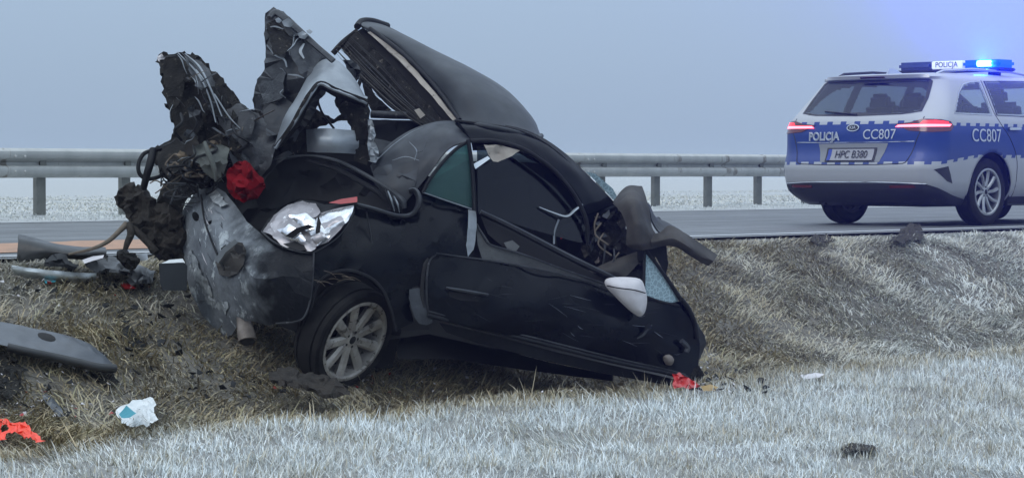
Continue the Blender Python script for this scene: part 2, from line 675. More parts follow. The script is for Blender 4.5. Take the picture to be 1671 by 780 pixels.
# ---- guard rail: beam sections, posts, bolts
def guard_rail():
    root = empty("guard_rail", from_road(21.6, 15.28, .03), "long weathered grey steel guard rail on posts along the far road edge", "guard rail")
    # beam section in (d towards the road, z)
    prof = [(.000, .758), (.010, .758), (.060, .738), (.078, .725), (.083, .700), (.080, .662), (.070, .650), (.012, .618), (.000, .606), (.000, .590),
            (.010, .580), (.060, .568), (.078, .558), (.083, .535), (.080, .492), (.070, .480), (.014, .450), (.000, .445)]
    prof = [(d, z) for d, z in prof]
    inner = [(d - .004, z) for d, z in prof]
    L = 1.116 * 4
    ring = prof + inner[::-1]
    m = len(ring)
    me = bpy.data.meshes.new("rail_beam")
    V, F = [], []
    ns = 8
    for i in range(ns + 1):
        s = (L + .16) * i / ns
        sk = .004 if i == 0 else 0
        for d, z in ring:
            p = from_road(-d - sk, s, z)
            V.append((p.x, p.y, p.z))
    for i in range(ns):
        for k in range(m):
            F.append((i * m + k, i * m + (k + 1) % m, (i + 1) * m + (k + 1) % m, (i + 1) * m + k))
    F.append(tuple(range(m))); F.append(tuple(ns * m + k for k in range(m)))
    me.from_pydata(V, [], F); me.validate()
    bm = bmesh.new(); bm.from_mesh(me); bmesh.ops.recalc_face_normals(bm, faces=bm.faces); bm.to_mesh(me); bm.free()
    me.materials.append(M_zinc)
    me.polygons.foreach_set("use_smooth", [True] * len(me.polygons)); me.set_sharp_from_angle(angle=RD(40))
    # post: a rolled channel
    pv, pf = [], []
    sec = [(-.06, -.03), (.06, -.03), (.06, .03), (.052, .03), (.052, -.022), (-.052, -.022), (-.052, .03), (-.06, .03)]
    for z in (-.35, .70):
        for s, d in sec:
            p = from_road(d + .045, s, z); pv.append((p.x, p.y, p.z))
    k = len(sec)
    pf = [(i, (i + 1) % k, k + (i + 1) % k, k + i) for i in range(k)] + [tuple(range(k)), tuple(range(k, 2 * k))]
    pme = bpy.data.meshes.new("post"); pme.from_pydata(pv, [], pf); pme.validate()
    bm = bmesh.new(); bm.from_mesh(pme); bmesh.ops.recalc_face_normals(bm, faces=bm.faces); bm.to_mesh(pme); bm.free()
    pme.materials.append(M_post)
    # spacer block between post and beam
    sv, sf = boxv((0, 0, .59), (.04, .04, .09), Matrix.Rotation(RD(43.87), 3, 'Z').inverted())
    sme = bpy.data.meshes.new("spacer"); sme.from_pydata([tuple(v - Vector(from_road(-.01, 0))) * 1 if False else tuple(v) for v in sv], [], sf)
    sme.materials.append(M_post)
    # bolt: domed head
    bm = bmesh.new(); bmesh.ops.create_uvsphere(bm, u_segments=8, v_segments=6, radius=.017)
    bme = bpy.data.meshes.new("bolt"); bm.to_mesh(bme); bm.free(); bme.materials.append(M_zinc)
    for k in range(-5, 12):
        o = link_mesh("rail_beam", me, None, root)
        p = from_road(-.0, k * L - .45, -.03); o.location = p
        if -1 <= k <= 5:
            for ds in (-.02, .10):
                for z in (.66, .50):
                    b = link_mesh("bolt", bme, None, root); b.location = from_road(-.083, k * L - .45 + .08 + ds, z - .03 + .01)
    for k in range(-16, 46):
        o = link_mesh("post", pme, None, root); o.location = from_road(0, k * 1.116, -.03)
        o = link_mesh("spacer", sme, None, root); o.location = from_road(.01, k * 1.116, -.03)


guard_rail()


# ---- sand scattered on the carriageway
def spill_sand():
    V, F = [], []
    rows = []
    ns, nd = 70, 14
    for i in range(ns + 1):
        s = 3.5 + 8.0 * i / ns
        a = 12.75 + .35 * float(vnoise(np.array([s * 1.3]), np.array([2.0]), 5)[0])
        b = 14.3 + .8 * float(vnoise(np.array([s * .9]), np.array([7.0]), 6)[0])
        for j in range(nd + 1):
            t = j / nd
            d = a + (b - a) * t
            edge = min(1, 5 * min(t, 1 - t, i / ns * 3 + .001, (1 - i / ns) * 3 + .001))
            z = .005 + .012 * edge * (.4 + float(vnoise(np.array([s * 6]), np.array([d * 6]), 8)[0]))
            V.append(from_road(d, s, z))
    for i in range(ns):
        for j in range(nd):
            a = i * (nd + 1) + j
            F.append((a, a + 1, a + nd + 2, a + nd + 1))
    o = mesh_obj("spill_sand", V, F, M_sand, None, 60)
    if o.data.polygons[0].normal.z < 0: o.data.flip_normals()
    tag(o, "orange sand strewn over the carriageway behind the wreck", "sand", kind="stuff")


spill_sand()


# ---- grass: every blade is a small curved strip
def grass_mat():
    m = bpy.data.materials.new("dead grass with hoar frost")
    n, l = nodes_of(m)
    b = n["Principled BSDF"]
    a1 = n.new("ShaderNodeAttribute"); a1.attribute_name = "frost"
    a2 = n.new("ShaderNodeAttribute"); a2.attribute_name = "tone"
    r = n.new("ShaderNodeValToRGB")
    e = r.color_ramp.elements
    e[0].position = 0; e[0].color = (.115, .092, .056, 1)
    e[1].position = 1; e[1].color = (.60, .49, .31, 1)
    for pos, c in ((.3, (.245, .20, .125, 1)), (.55, (.40, .325, .205, 1)), (.72, (.31, .285, .17, 1))):
        x = e.new(pos); x.color = c
    l.new(a2.outputs["Fac"], r.inputs[0])
    mx = n.new("ShaderNodeMix"); mx.data_type = 'RGBA'
    l.new(a1.outputs["Fac"], mx.inputs[0]); l.new(r.outputs[0], mx.inputs[6]); mx.inputs[7].default_value = (.80, .86, .88, 1)
    l.new(mx.outputs[2], b.inputs["Base Color"])
    b.inputs["Roughness"].default_value = .75
    b.inputs["Specular IOR Level"].default_value = .25
    return m


M_grass = grass_mat()


def blades(name, X, Y, L, W, frost, tone, lean, azi, curl, segs=3, label=None, zoff=None):
    n = len(X)
    Z = ground_z(X, Y) - .008
    if zoff is not None: Z = Z + zoff
    px = np.zeros((n, segs + 1, 3))
    px[:, 0] = np.stack([X, Y, Z], -1)
    ang = lean.copy(); az = azi.copy()
    step = L / segs
    for k in range(segs):
        d = np.stack([np.sin(ang) * np.cos(az), np.sin(ang) * np.sin(az), np.cos(ang)], -1)
        px[:, k + 1] = px[:, k] + d * step[:, None]
        ang = np.minimum(ang + curl, 2.6); az = az + (RNG.random(n) - .5) * .8
    floor = ground_z(px[:, -1, 0], px[:, -1, 1])
    px[:, -1, 2] = np.maximum(px[:, -1, 2], floor + .004)
    # width: mostly facing sideways to the blade with a random spin
    sp = azi + np.pi / 2 + (RNG.random(n) - .5) * 1.6
    side = np.stack([np.cos(sp), np.sin(sp), (RNG.random(n) - .5) * .5], -1)
    wid = np.array([1.0, .85, .55, .0][:segs] + [0.0]) if segs == 3 else np.array([1.0, .7, 0.0])
    nv = segs * 2 + 1
    V = np.zeros((n, nv, 3))
    for k in range(segs):
        V[:, 2 * k] = px[:, k] - side * (W * wid[k] * .5)[:, None]
        V[:, 2 * k + 1] = px[:, k] + side * (W * wid[k] * .5)[:, None]
    V[:, -1] = px[:, -1]
    base = (np.arange(n) * nv)[:, None]
    tri = []
    for k in range(segs - 1):
        tri += [[2 * k, 2 * k + 1, 2 * k + 3], [2 * k, 2 * k + 3, 2 * k + 2]]
    tri += [[2 * segs - 2, 2 * segs - 1, 2 * segs]]
    tri = np.array(tri)
    T = (base[:, :, None] + tri[None]).reshape(-1, 3)
    me = bpy.data.meshes.new(name)
    me.vertices.add(n * nv); me.vertices.foreach_set("co", V.reshape(-1))
    me.loops.add(len(T) * 3); me.loops.foreach_set("vertex_index", T.reshape(-1).astype(np.int32))
    me.polygons.add(len(T)); me.polygons.foreach_set("loop_start", np.arange(0, len(T) * 3, 3, dtype=np.int32))
    me.update(calc_edges=True)
    tipw = np.linspace(0, 1, nv)[None]
    fr = np.clip(frost[:, None] * (.72 + .40 * tipw), 0, 1)
    a = me.attributes.new("frost", 'FLOAT', 'POINT'); a.data.foreach_set("value", fr.reshape(-1).astype(np.float32))
    tn = np.repeat(np.clip(tone, 0, 1)[:, None], nv, 1)
    a = me.attributes.new("tone", 'FLOAT', 'POINT'); a.data.foreach_set("value", tn.reshape(-1).astype(np.float32))
    o = link_mesh(name, me, M_grass, None, 180)
    return tag(o, label, "grass", kind="stuff")


def scatter(n, d0, d1, s0, s1, keep=None):
    D = d0 + (d1 - d0) * RNG.random(n); S = s0 + (s1 - s0) * RNG.random(n)
    X = SA * S - CA * D; Y = SA * D + CA * S
    # only what the lens (and a step to the side) can see
    px = 835.5 + FOC * X / np.maximum(Y, .1)
    py = 282 + FOC * (.5 - ground_z(X, Y)) / np.maximum(Y, .1)
    ok = (px > -260) & (px < 1930) & (py < 880) & (Y > 3)
    X, Y, D, S = X[ok], Y[ok], D[ok], S[ok]
    return X, Y, D, S


def near_grass():
    X, Y, D, S = scatter(760000, 5.0, 9.25, 3, 30)
    tuft = fbm(S * 5.5, D * 5.5, 21, 2)
    big = fbm(S * 1.1, D * 1.3, 23)
    k = RNG.random(len(X)) < .42 + .75 * np.clip((tuft - .25) * 1.7, 0, 1)
    X, Y, D, S, tuft, big = X[k], Y[k], D[k], S[k], tuft[k], big[k]
    n = len(X)
    L = (.024 + .055 * RNG.random(n) ** 1.8) * (.5 + .9 * tuft + .45 * big)
    tall = RNG.random(n) < .010
    L[tall] *= 2.2
    W = .0030 + .0038 * RNG.random(n)
    edge = np.clip((9.05 - D + (fbm(S * 1.5, D * 1.5, 77) - .5) * .9) / .35, 0, 1)
    patch_ = np.clip((fbm(S * 2.2, D * 2.6, 31) - .40) * 3.2, 0, 1)
    fr = .14 + edge * (.45 + .36 * patch_) + .55 * (RNG.random(n) - .45)
    fr = np.where(RNG.random(n) < .16, fr * .25, fr)
    fr = np.clip(fr, 0, 1)
    flat = np.clip((fbm(S * .8, D * 1.0, 47) - .52) * 6, 0, 1)          # trodden places
    azi = 2 * np.pi * RNG.random(n) * (1 - .6 * flat) + 2.2 * flat
    lean = .08 + 1.0 * RNG.random(n) ** 1.1 + .45 * flat
    curl = .02 + .35 * RNG.random(n) ** 2
    tone = .15 + .85 * RNG.random(n)
    blades("frosted_grass", X, Y, L, W, fr, tone, lean, azi, curl, 3, "white frosted grass covering the near bank")


def px0(X, Y):
    return 835.5 + FOC * X / Y


def slope_grass():
    X, Y, D, S = scatter(460000, 9.0, 12.05, 2, 34)
    clump = fbm(S * 2.6, D * 2.6, 22)
    k = RNG.random(len(X)) < .55 + .6 * clump
    k &= RNG.random(len(X)) < np.clip((12.08 - D) / .25, .0, 1)
    X, Y, D, S, clump = X[k], Y[k], D[k], S[k], clump[k]
    n = len(X)
    L = (.05 + .09 * RNG.random(n) ** 1.4) * (.5 + .9 * clump)
    L = L * np.clip((12.1 - D) / .4, .35, 1) * np.interp(px0(X, Y), [500, 1200], [1.25, 1.0])
    W = .0045 + .006 * RNG.random(n)
    px = 835.5 + FOC * X / Y
    # hoar frost lies on the open slope to the right; churned, thawed and dead around the wreck
    right = np.clip((px - 1120) / 420, 0, 1)
    right = right * np.clip((D - 9.35 + .9 * right) / 1.1, 0, 1)
    left = .22 * np.clip((px - 330) / -200, 0, 1) * np.clip((D - 10.9) / .6, 0, 1)
    fr = .02 + .52 * right + left + .5 * (fbm(S * 2.3, D * 2.6, 33) - .5) + .22 * (RNG.random(n) - .5)
    fr = np.where(RNG.random(n) < .12, fr * .4, fr)
    fr = np.clip(fr, 0, .95)
    azi = 2 * np.pi * fbm(S * 1.6, D * 1.6, 43) * 1.6 + (RNG.random(n) - .5) * 3.0
    lean = .5 + .9 * RNG.random(n)
    curl = .15 + .5 * RNG.random(n)
    tone = np.clip(.10 + .75 * RNG.random(n) + .5 * (fbm(S * 3, D * 3, 55) - .5), 0, 1)
    blades("roadside_grass", X, Y, L, W, fr, tone, lean, azi, curl, 3, "matted brown and frosted grass on the road embankment")


def verge_grass():
    X, Y, D, S = scatter(150000, 20.95, 24.0, 8, 48)
    n = len(X)
    cl = fbm(S * 2, D * 2, 61)
    L = (.012 + .035 * RNG.random(n) ** 1.8) * (.3 + cl * 1.2)
    W = .006 + .008 * RNG.random(n)
    fr = np.clip(.62 + .5 * (fbm(S * 2, D * 2, 35) - .5) + .3 * (RNG.random(n) - .5), .1, 1)
    blades("verge_grass", X, Y, L, W, fr, RNG.random(n), .3 + .8 * RNG.random(n), 6.28 * RNG.random(n), .3 * RNG.random(n), 2,
           "white frosted grass on the verge below the guard rail")
    X, Y, D, S = scatter(260000, 24.0, 75, -20, 120)
    n = len(X)
    L = .03 + .06 * RNG.random(n); W = .02 + .03 * RNG.random(n)
    fr = np.clip(.50 + .3 * (RNG.random(n) - .5), .1, 1)
    blades("field_grass", X, Y, L, W, fr, RNG.random(n), .4 + .8 * RNG.random(n), 6.28 * RNG.random(n), .3 * RNG.random(n), 2,
           "hazy white field beyond the guard rail")


near_grass(); slope_grass(); verge_grass()


# ---- fog
def fog():
    V, F = boxv((0, 150, 1.0), (640, 640, 3.4))
    m = bpy.data.materials.new("winter fog")
    n, l = nodes_of(m)
    n.remove(n["Principled BSDF"])
    v = n.new("ShaderNodeVolumePrincipled")
    v.inputs["Color"].default_value = (.93, .96, 1.0, 1)
    v.inputs["Density"].default_value = .0008
    v.inputs["Anisotropy"].default_value = .75
    l.new(v.outputs[0], n["Material Output"].inputs["Volume"])
    o = mesh_obj("haze", V, F, m, None, None)
    tag(o, "thin cold fog over road and field", "haze", kind="stuff")


fog()

# ================================================================== wheels (shared builder)
M_rubber = pm("tyre rubber", (.008, .008, .0085), (.018, .0175, .017), scale=9, rough=.8, spec=.2, bump=.2, bscale=90)
M_rim = pm("silver wheel alloy", (.42, .43, .44), (.30, .31, .32), scale=12, rough=.3, rough2=.45, metal=.75)
M_rimdirty = pm("dirty wheel alloy", (.44, .42, .39), (.28, .26, .24), scale=14, rough=.45, rough2=.7, metal=.35, c3=(.09, .08, .07), sp_scale=22, sp_thr=.56)
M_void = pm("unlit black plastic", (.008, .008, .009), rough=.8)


def make_wheel(parent, centre, basis, R, width, rim_r, spokes, rim_mat, twin=False, swirl=0.0, missing=(), spoke_w=.02):
    """a tyre and an alloy rim; basis maps local x,z to the wheel plane and -y to the outside"""
    off = origin_of(parent)

    def put(name, V, F, mat, par, smooth=40):
        W = [centre + basis @ v for v in V]
        return mesh_obj(name, W, F, mat, par, smooth)
    w = width / 2
    prof = [(rim_r, -w * .82), (rim_r + .012, -w * .93), (rim_r + .05, -w * 1.0), (R - .03, -w * .98), (R - .008, -w * .86), (R, -w * .62), (R - .004, -w * .58), (R - .012, -w * .56),
            (R - .012, -w * .50), (R, -w * .46), (R + .001, 0), (R, w * .46), (R - .012, w * .5), (R - .012, w * .56), (R, w * .6), (R - .008, w * .86), (R - .03, w * .98), (rim_r + .05, w), (rim_r, w * .82)]
    V, F = lathe(prof, 56)
    tyre = put("tyre", V, F, M_rubber, parent)
    # rim barrel and lip
    rp = [(rim_r + .004, -w * .84), (rim_r + .010, -w * .95), (rim_r - .006, -w * .97), (rim_r - .016, -w * .88), (rim_r - .022, -w * .4), (rim_r - .03, w * .7), (rim_r + .002, w * .8)]
    V, F = lathe(rp, 56)
    rim = put("rim", V, F, rim_mat, parent)
    V, F = lathe([(.001, w * .25), (rim_r - .03, w * .28), (rim_r - .03, w * .5)], 40)
    put("brake_disc", V, F, M_void, parent)
    for k in range(spokes):
        if k in missing: continue
        for tw in ((-1, 1) if twin else (0,)):
            a = 2 * math.pi * k / spokes
            V, F = [], []
            prof_r = [.045, .09, .14, rim_r - .02, rim_r - .008]
            n = len(prof_r)
            for i, r in enumerate(prof_r):
                t = i / (n - 1)
                aa = a + tw * (.05 + .10 * t) + swirl * t * t
                hw = spoke_w * (1 - .2 * math.sin(math.pi * t) + .3 * t)
                y = -w * (.62 + .22 * t)
                c = Vector((r * math.cos(aa), 0, r * math.sin(aa))); sd = Vector((-math.sin(aa), 0, math.cos(aa)))
                V += [c + sd * hw + Vector((0, y + .008, 0)), c + sd * hw * .5 + Vector((0, y - .006, 0)), c - sd * hw * .5 + Vector((0, y - .006, 0)),
                      c - sd * hw + Vector((0, y + .008, 0)), c - sd * hw * .6 + Vector((0, y + .04, 0)), c + sd * hw * .6 + Vector((0, y + .04, 0))]
            for i in range(n - 1):
                for j in range(6):
                    F.append((i * 6 + j, i * 6 + (j + 1) % 6, (i + 1) * 6 + (j + 1) % 6, (i + 1) * 6 + j))
            F += [tuple(range(6)), tuple((n - 1) * 6 + j for j in range(6))]
            put("spoke", V, F, rim_mat, parent, 35)
    V, F = lathe([(.001, -w * .72), (.028, -w * .73), (.034, -w * .70), (.058, -w * .64), (.062, -w * .5), (.062, 0)], 32)
    put("hub", V, F, rim_mat, parent)
    V, F = lathe([(.001, -w * .745), (.022, -w * .745), (.026, -w * .72)], 20)
    put("hub_cap", V, F, M_void, parent)
    for k in range(5):
        a = 2 * math.pi * k / 5 + .3
        V, F = lathe([(.001, -w * .70), (.008, -w * .70), (.009, -w * .6)], 8)
        V = [v + Vector((.045 * math.cos(a), 0, .045 * math.sin(a))) for v in V]
        put("wheel_bolt", V, F, M_void, parent)
    return tyre


# ================================================================== police estate car on the near lane
M_livery = None
PC_X0, PC_AX = 1.03, 3.68         # axle positions from the rear bumper
_z = [.19, .24, .32, .40, .46, .55, .62, .68, .74, .88, .99, 1.04, 1.10, 1.20, 1.32, 1.385, 1.405, 1.425, 1.44, 1.452, 1.460, 1.465]
_xr = [.26, .14, .04, .015, .005, .0, .02, .055, .07, .075, .105, .14, .195, .285, .385, .435, .40, .41, .52, .72, 1.05, 1.5]
_w = [.78, .82, .865, .885, .89, .897, .90, .90, .90, .895, .875, .855, .83, .785, .725, .69, .668, .63, .58, .49, .36, .18]
_rc = [.30, .30, .30, .30, .30, .30, .30, .28, .26, .24, .24, .24, .24, .22, .20, .18, .18, .20, .2, .2, .2, .15]
_xf = [4.30, 4.42, 4.52, 4.56, 4.57, 4.58, 4.57, 4.52, 4.44, 4.10, 3.55, 3.38, 3.26, 3.02, 2.70, 2.48, 2.40, 2.32, 2.22, 2.10, 1.98, 1.85]


def pc_par(z):
    return (np.interp(z, _z, _xr), np.interp(z, _z, _w) * 1.03, np.interp(z, _z, _rc), np.interp(z, _z, _xf))


def pc_outline(z, nr=46, nsd=150, nf=30):
    """plan outline of the right half at height z: rear centre -> side -> front centre; list of (x, -y)"""
    xr, w, rc, xf = pc_par(z)
    L = xf - xr
    out = []
    bow = .06
    for i in range(nr):
        t = i / (nr - 1)
        a = t * math.pi / 2
        if t <= .6:
            xi = t / .6 * (w - rc); out.append((xr + bow * (xi / w) ** 2, xi))
        else:
            q = (t - .6) / .4 * math.pi / 2
            xi = (w - rc) + rc * math.sin(q)
            out.append((xr + bow * ((w - rc) / w) ** 2 + bow * .3 * math.sin(q) + rc * .85 * (1 - math.cos(q)), xi))
    x0 = out[-1][0]
    rf = min(.45, rc * 1.6)
    x1 = xf - rf * .8
    for i in range(1, nsd + 1):
        x = x0 + (x1 - x0) * i / nsd
        out.append((x, w * (1 - .035 * max(0, (x - 2.9) / 1.7) ** 2)))
    wl_ = out[-1][1]
    for i in range(1, nf):
        t = i / (nf - 1)
        q = t * math.pi / 2
        out.append((x1 + rf * .8 * math.sin(min(q * 1.6, math.pi / 2)), wl_ * max(0, 1 - t ** 1.5)))
    return out


_cache = {}


def pc_surf(s, z, off=0.0):
    """point on the skin: s metres round the right-hand side from the middle of the rear (negative: left)"""
    key = round(z, 4)
    if key not in _cache:
        o = np.array(pc_outline(z))
        d = np.r_[0, np.cumsum(np.linalg.norm(np.diff(o, axis=0), axis=1))]
        _cache[key] = (o, d)
    o, d = _cache[key]
    a = abs(s)
    x = np.interp(a, d, o[:, 0]); y = np.interp(a, d, o[:, 1])
    x2 = np.interp(a + .02, d, o[:, 0]); y2 = np.interp(a + .02, d, o[:, 1])
    x1 = np.interp(max(a - .02, 0), d, o[:, 0]); y1 = np.interp(max(a - .02, 0), d, o[:, 1])
    tx, ty = x2 - x1, y2 - y1
    k = math.hypot(tx, ty) or 1
    nx, ny = -ty / k, tx / k
    if a < .02: nx, ny = -1, 0
    x += nx * off; y += ny * off
    return Vector((x, -y if s >= 0 else y, z))


def pc_side(x, z, off=0.0, right=True):
    xr, w, rc, xf = pc_par(z)
    y = w * (1 - .035 * max(0, (x - 2.9) / 1.7) ** 2)
    x0 = xr + .06 * .8 + rc * .85
    if x < x0:                                        # inside the rounded rear corner
        q = math.acos(max(-1, min(1, 1 - (x - (x0 - rc * .85)) / (rc * .85)))) if x > x0 - rc * .85 else 0
        y = (w - rc) + rc * math.sin(q)
    y += off
    return Vector((x, -y if right else y, z))


def pc_s_of(x, z):
    """arc position of a side point"""
    o = np.array(pc_outline(z)); d = np.r_[0, np.cumsum(np.linalg.norm(np.diff(o, axis=0), axis=1))]
    i = np.argmin(np.abs(o[46:196, 0] - x)) + 46
    return d[i]


def police_car():
    D0 = 12.86 + .885
    base = from_road(D0, 19.9 - PC_X0, 0.0)
    root = empty("police_car", base, "silver and blue police estate car with flashing blue roof light on the road", "police car")
    Rz = Matrix.Rotation(math.atan2(CA, SA), 3, 'Z')       # local x -> along the road
    # local y to the left of travel: check handedness
    def Wd(v): return base + Rz @ Vector(v)

    # ---- livery material: silver with a blue reflective band edged with dashes
    m = bpy.data.materials.new("silver paint with blue police band")
    n, l = nodes_of(m); b = n["Principled BSDF"]
    uv = n.new("ShaderNodeUVMap"); uv.uv_map = "skin"
    sp = n.new("ShaderNodeSeparateXYZ"); l.new(uv.outputs[0], sp.inputs[0])
    s_, z_ = sp.outputs[0], sp.outputs[1]

    def mth(op, a, bb=None):
        x = n.new("ShaderNodeMath"); x.operation = op
        for i, v in enumerate((a, bb)):
            if v is None: continue
            if isinstance(v, (int, float)): x.inputs[i].default_value = v
            else: l.new(v, x.inputs[i])
        return x.outputs[0]
    sa = mth('ABSOLUTE', s_)
    mr = n.new("ShaderNodeMapRange"); mr.inputs[1].default_value = .95; mr.inputs[2].default_value = 1.5
    mr.inputs[3].default_value = .575; mr.inputs[4].default_value = .64; l.new(sa, mr.inputs[0])
    low = mr.outputs[0]
    mr2 = n.new("ShaderNodeMapRange"); mr2.inputs[1].default_value = .7; mr2.inputs[2].default_value = 1.1
    mr2.inputs[3].default_value = .985; mr2.inputs[4].default_value = .965; l.new(sa, mr2.inputs[0])
    high = mr2.outputs[0]
    band = mth('MULTIPLY', mth('GREATER_THAN', z_, low), mth('LESS_THAN', z_, high))
    dash = mth('GREATER_THAN', mth('FRACT', mth('MULTIPLY', s_, 6.2)), .42)
    lowd = mth('MULTIPLY', mth('LESS_THAN', z_, mth('ADD', low, .028)), dash)
    highd = mth('MULTIPLY', mth('GREATER_THAN', z_, mth('SUBTRACT', high, .028)), dash)
    dd = mth('MULTIPLY', band, mth('MAXIMUM', lowd, highd))
    tc = n.new("ShaderNodeTexCoord"); nz = n.new("ShaderNodeTexNoise"); nz.inputs["Scale"].default_value = 3; nz.inputs["Detail"].default_value = 8
    l.new(tc.outputs["Object"], nz.inputs["Vector"])
    def mixc(f, a, bb):
        x = n.new("ShaderNodeMix"); x.data_type = 'RGBA'; l.new(f, x.inputs[0])
        for i, v in ((6, a), (7, bb)):
            if isinstance(v, tuple): x.inputs[i].default_value = v + (1,)
            else: l.new(v, x.inputs[i])
        return x.outputs[2]
    silver = mixc(nz.outputs[0], (.36, .37, .385), (.48, .495, .51))
    c = mixc(band, silver, (.004, .034, .21))
    c = mixc(dd, c, (.40, .42, .45))
    # road dirt thrown up over the lower panels
    dz = n.new("ShaderNodeMapRange"); dz.inputs[1].default_value = .80; dz.inputs[2].default_value = .25; dz.inputs[3].default_value = .04; dz.inputs[4].default_value = .75
    l.new(z_, dz.inputs[0])
    c = mixc(mth('MULTIPLY', dz.outputs[0], nz.outputs[0]), c, (.17, .165, .16))
    # black bumper foot
    foot = mth('MULTIPLY', mth('LESS_THAN', z_, .40), mth('LESS_THAN', sa, .80))
    c = mixc(foot, c, (.018, .018, .02))
    l.new(c, b.inputs["Base Color"])
    b.inputs["Metallic"].default_value = .2; b.inputs["Roughness"].default_value = .45
    b.inputs["Coat Weight"].default_value = .2; b.inputs["Coat Roughness"].default_value = .1

    M_dark = pm("black car trim", (.014, .014, .016), (.022, .022, .024), rough=.55)
    M_seat = pm("dark seat fabric", (.03, .032, .036), (.045, .047, .05), rough=.9)
    M_glass = glass_mat("tinted car glass", (.80, .84, .86), .03)
    M_rglass = glass_mat("privacy rear glass", (.50, .54, .57), .03)
    M_plate = pm("number plate white", (.30, .30, .32), rough=.4)
    M_white = pm("white reflective letters", (.46, .50, .56), rough=.5)
    M_blk = pm("black printed letters", (.015, .015, .015), rough=.5)
    M_red = emit_mat("lit red tail lamp", (1.0, .02, .03), 2.6, (.4, .01, .01))
    M_redhot = emit_mat("tail lamp strip", (1.0, .10, .13), 7.0, (.6, .02, .02))
    M_redoff = pm("red lamp lens", (.10, .008, .008), rough=.15, coat=.5)
    M_chrome = pm("badge chrome", (.5, .52, .54), rough=.2, metal=.9)

    # ---- glass outlines: rear in (s, z), sides in (x, z)
    rear_gl = [(-.69, 1.07), (-.5, 1.045), (0, 1.035), (.5, 1.045), (.69, 1.07), (.68, 1.20), (.635, 1.36), (.60, 1.378), (0, 1.385), (-.60, 1.378), (-.635, 1.36), (-.68, 1.20)]
    side1 = [(.46, 1.05), (1.10, 1.045), (1.12, 1.37), (.95, 1.365), (.80, 1.34), (.66, 1.25)]
    side2 = [(1.17, 1.045), (2.02, 1.035), (2.02, 1.395), (1.19, 1.375)]
    side3 = [(2.10, 1.035), (3.05, 1.03), (2.80, 1.14), (2.45, 1.32), (2.28, 1.39), (2.10, 1.395)]
    wind = [(-.62, 1.07), (.62, 1.07), (.52, 1.36), (-.52, 1.36)]

    # ---- body shell
    zs = sorted(set(list(np.arange(.19, 1.0, .03)) + list(np.arange(1.0, 1.40, .02)) + [1.405, 1.415, 1.425, 1.433, 1.44, 1.446, 1.452, 1.456, 1.46, 1.463, 1.465]))
    V, UVs, F = [], [], []
    half = len(pc_outline(.5))
    ring_n = half * 2 - 2
    for z in zs:
        o = pc_outline(z)
        d = np.r_[0, np.cumsum(np.linalg.norm(np.diff(np.array(o), axis=0), axis=1))]
        for k in range(half):
            V.append(Vector((o[k][0], -o[k][1], z))); UVs.append((d[k], z))
        for k in range(half - 2, 0, -1):
            V.append(Vector((o[k][0], o[k][1], z))); UVs.append((-d[k], z))
    for i in range(len(zs) - 1):
        for k in range(ring_n):
            F.append((i * ring_n + k, i * ring_n + (k + 1) % ring_n, (i + 1) * ring_n + (k + 1) % ring_n, (i + 1) * ring_n + k))
    top = len(V); V.append(Vector((1.68, 0, 1.468))); UVs.append((2, 1.468))
    for k in range(ring_n):
        F.append(((len(zs) - 1) * ring_n + k, (len(zs) - 1) * ring_n + (k + 1) % ring_n, top))
    # cut the openings
    cen = np.array([np.mean([list(V[k]) for k in f], axis=0) for f in F])
    cuv = np.array([np.mean([UVs[k] for k in f], axis=0) for f in F])
    kill = np.zeros(len(F), bool)
    rear = (cen[:, 0] < 1.0)
    def shrink(pl, e):
        c = np.mean(pl, axis=0); return np.array([np.array(p) + (c - np.array(p)) / np.linalg.norm(c - np.array(p)) * e for p in pl])
    kill |= rear & inside(cuv, shrink(rear_gl, .03)) & (np.abs(cuv[:, 0]) < .8)
    onside = np.abs(cen[:, 1]) > .55
    for sd in (side1, side2, side3):
        kill |= onside & inside(cen[:, [0, 2]], shrink(sd, .03))
    front = cen[:, 0] > 2.2
    kill |= front & ~onside & inside(cen[:, [1, 2]], np.array(wind))
    arch = []
    for ax in (PC_X0, PC_AX):
        r = np.hypot(cen[:, 0] - ax, cen[:, 2] - .33)
        kill |= (r < .36) & (np.abs(cen[:, 1]) > .5)
    Fk = [f for f, k in zip(F, kill) if not k]
    used = {}
    for f in Fk:
        for a, bb in zip(f, f[1:] + f[:1]): used[(a, bb)] = used.get((a, bb), 0) + 1
    rimv = set()
    for (a, bb) in used:
        if (bb, a) not in used: rimv |= {a, bb}
    for i in rimv:
        for ax in (PC_X0, PC_AX):
            dx, dz2 = V[i].x - ax, V[i].z - .33
            r = math.hypot(dx, dz2)
            if r < .41 and V[i].z > .2: V[i].x = ax + dx * .362 / r; V[i].z = .33 + dz2 * .362 / r
    me = bpy.data.meshes.new("body")
    me.from_pydata([tuple(Rz @ v) for v in V], [], Fk)
    ul = me.uv_layers.new(name="skin")
    for lp in me.loops: ul.data[lp.index].uv = UVs[lp.vertex_index]
    body = link_mesh("body", me, m, root, 40)
    so = body.modifiers.new("shell", 'SOLIDIFY'); so.thickness = .012; so.offset = -1

    def skin(name, poly, mat, parent=root, off=.004, thick=.006, res=.03, side=None, curve=0, holes=(), smooth=50):
        """panel lying on the body: outline in (s, z), or in (x, z) on one side"""
        ol = catmull(poly, curve, True) if curve else poly
        pts, tris, d = tri_poly(np.array(ol, float), res, holes, jitter=.1)
        f = (lambda p, o: pc_surf(p[0], p[1], o)) if side is None else (lambda p, o: pc_side(p[0], p[1], o, side == 'r'))
        A = [Wd(f(p, off)) for p in pts]; B = [Wd(f(p, off - thick)) for p in pts]
        nn = len(A)
        FF = [tuple(t) for t in tris] + [tuple(nn + k for k in reversed(t)) for t in tris]
        ed = {}
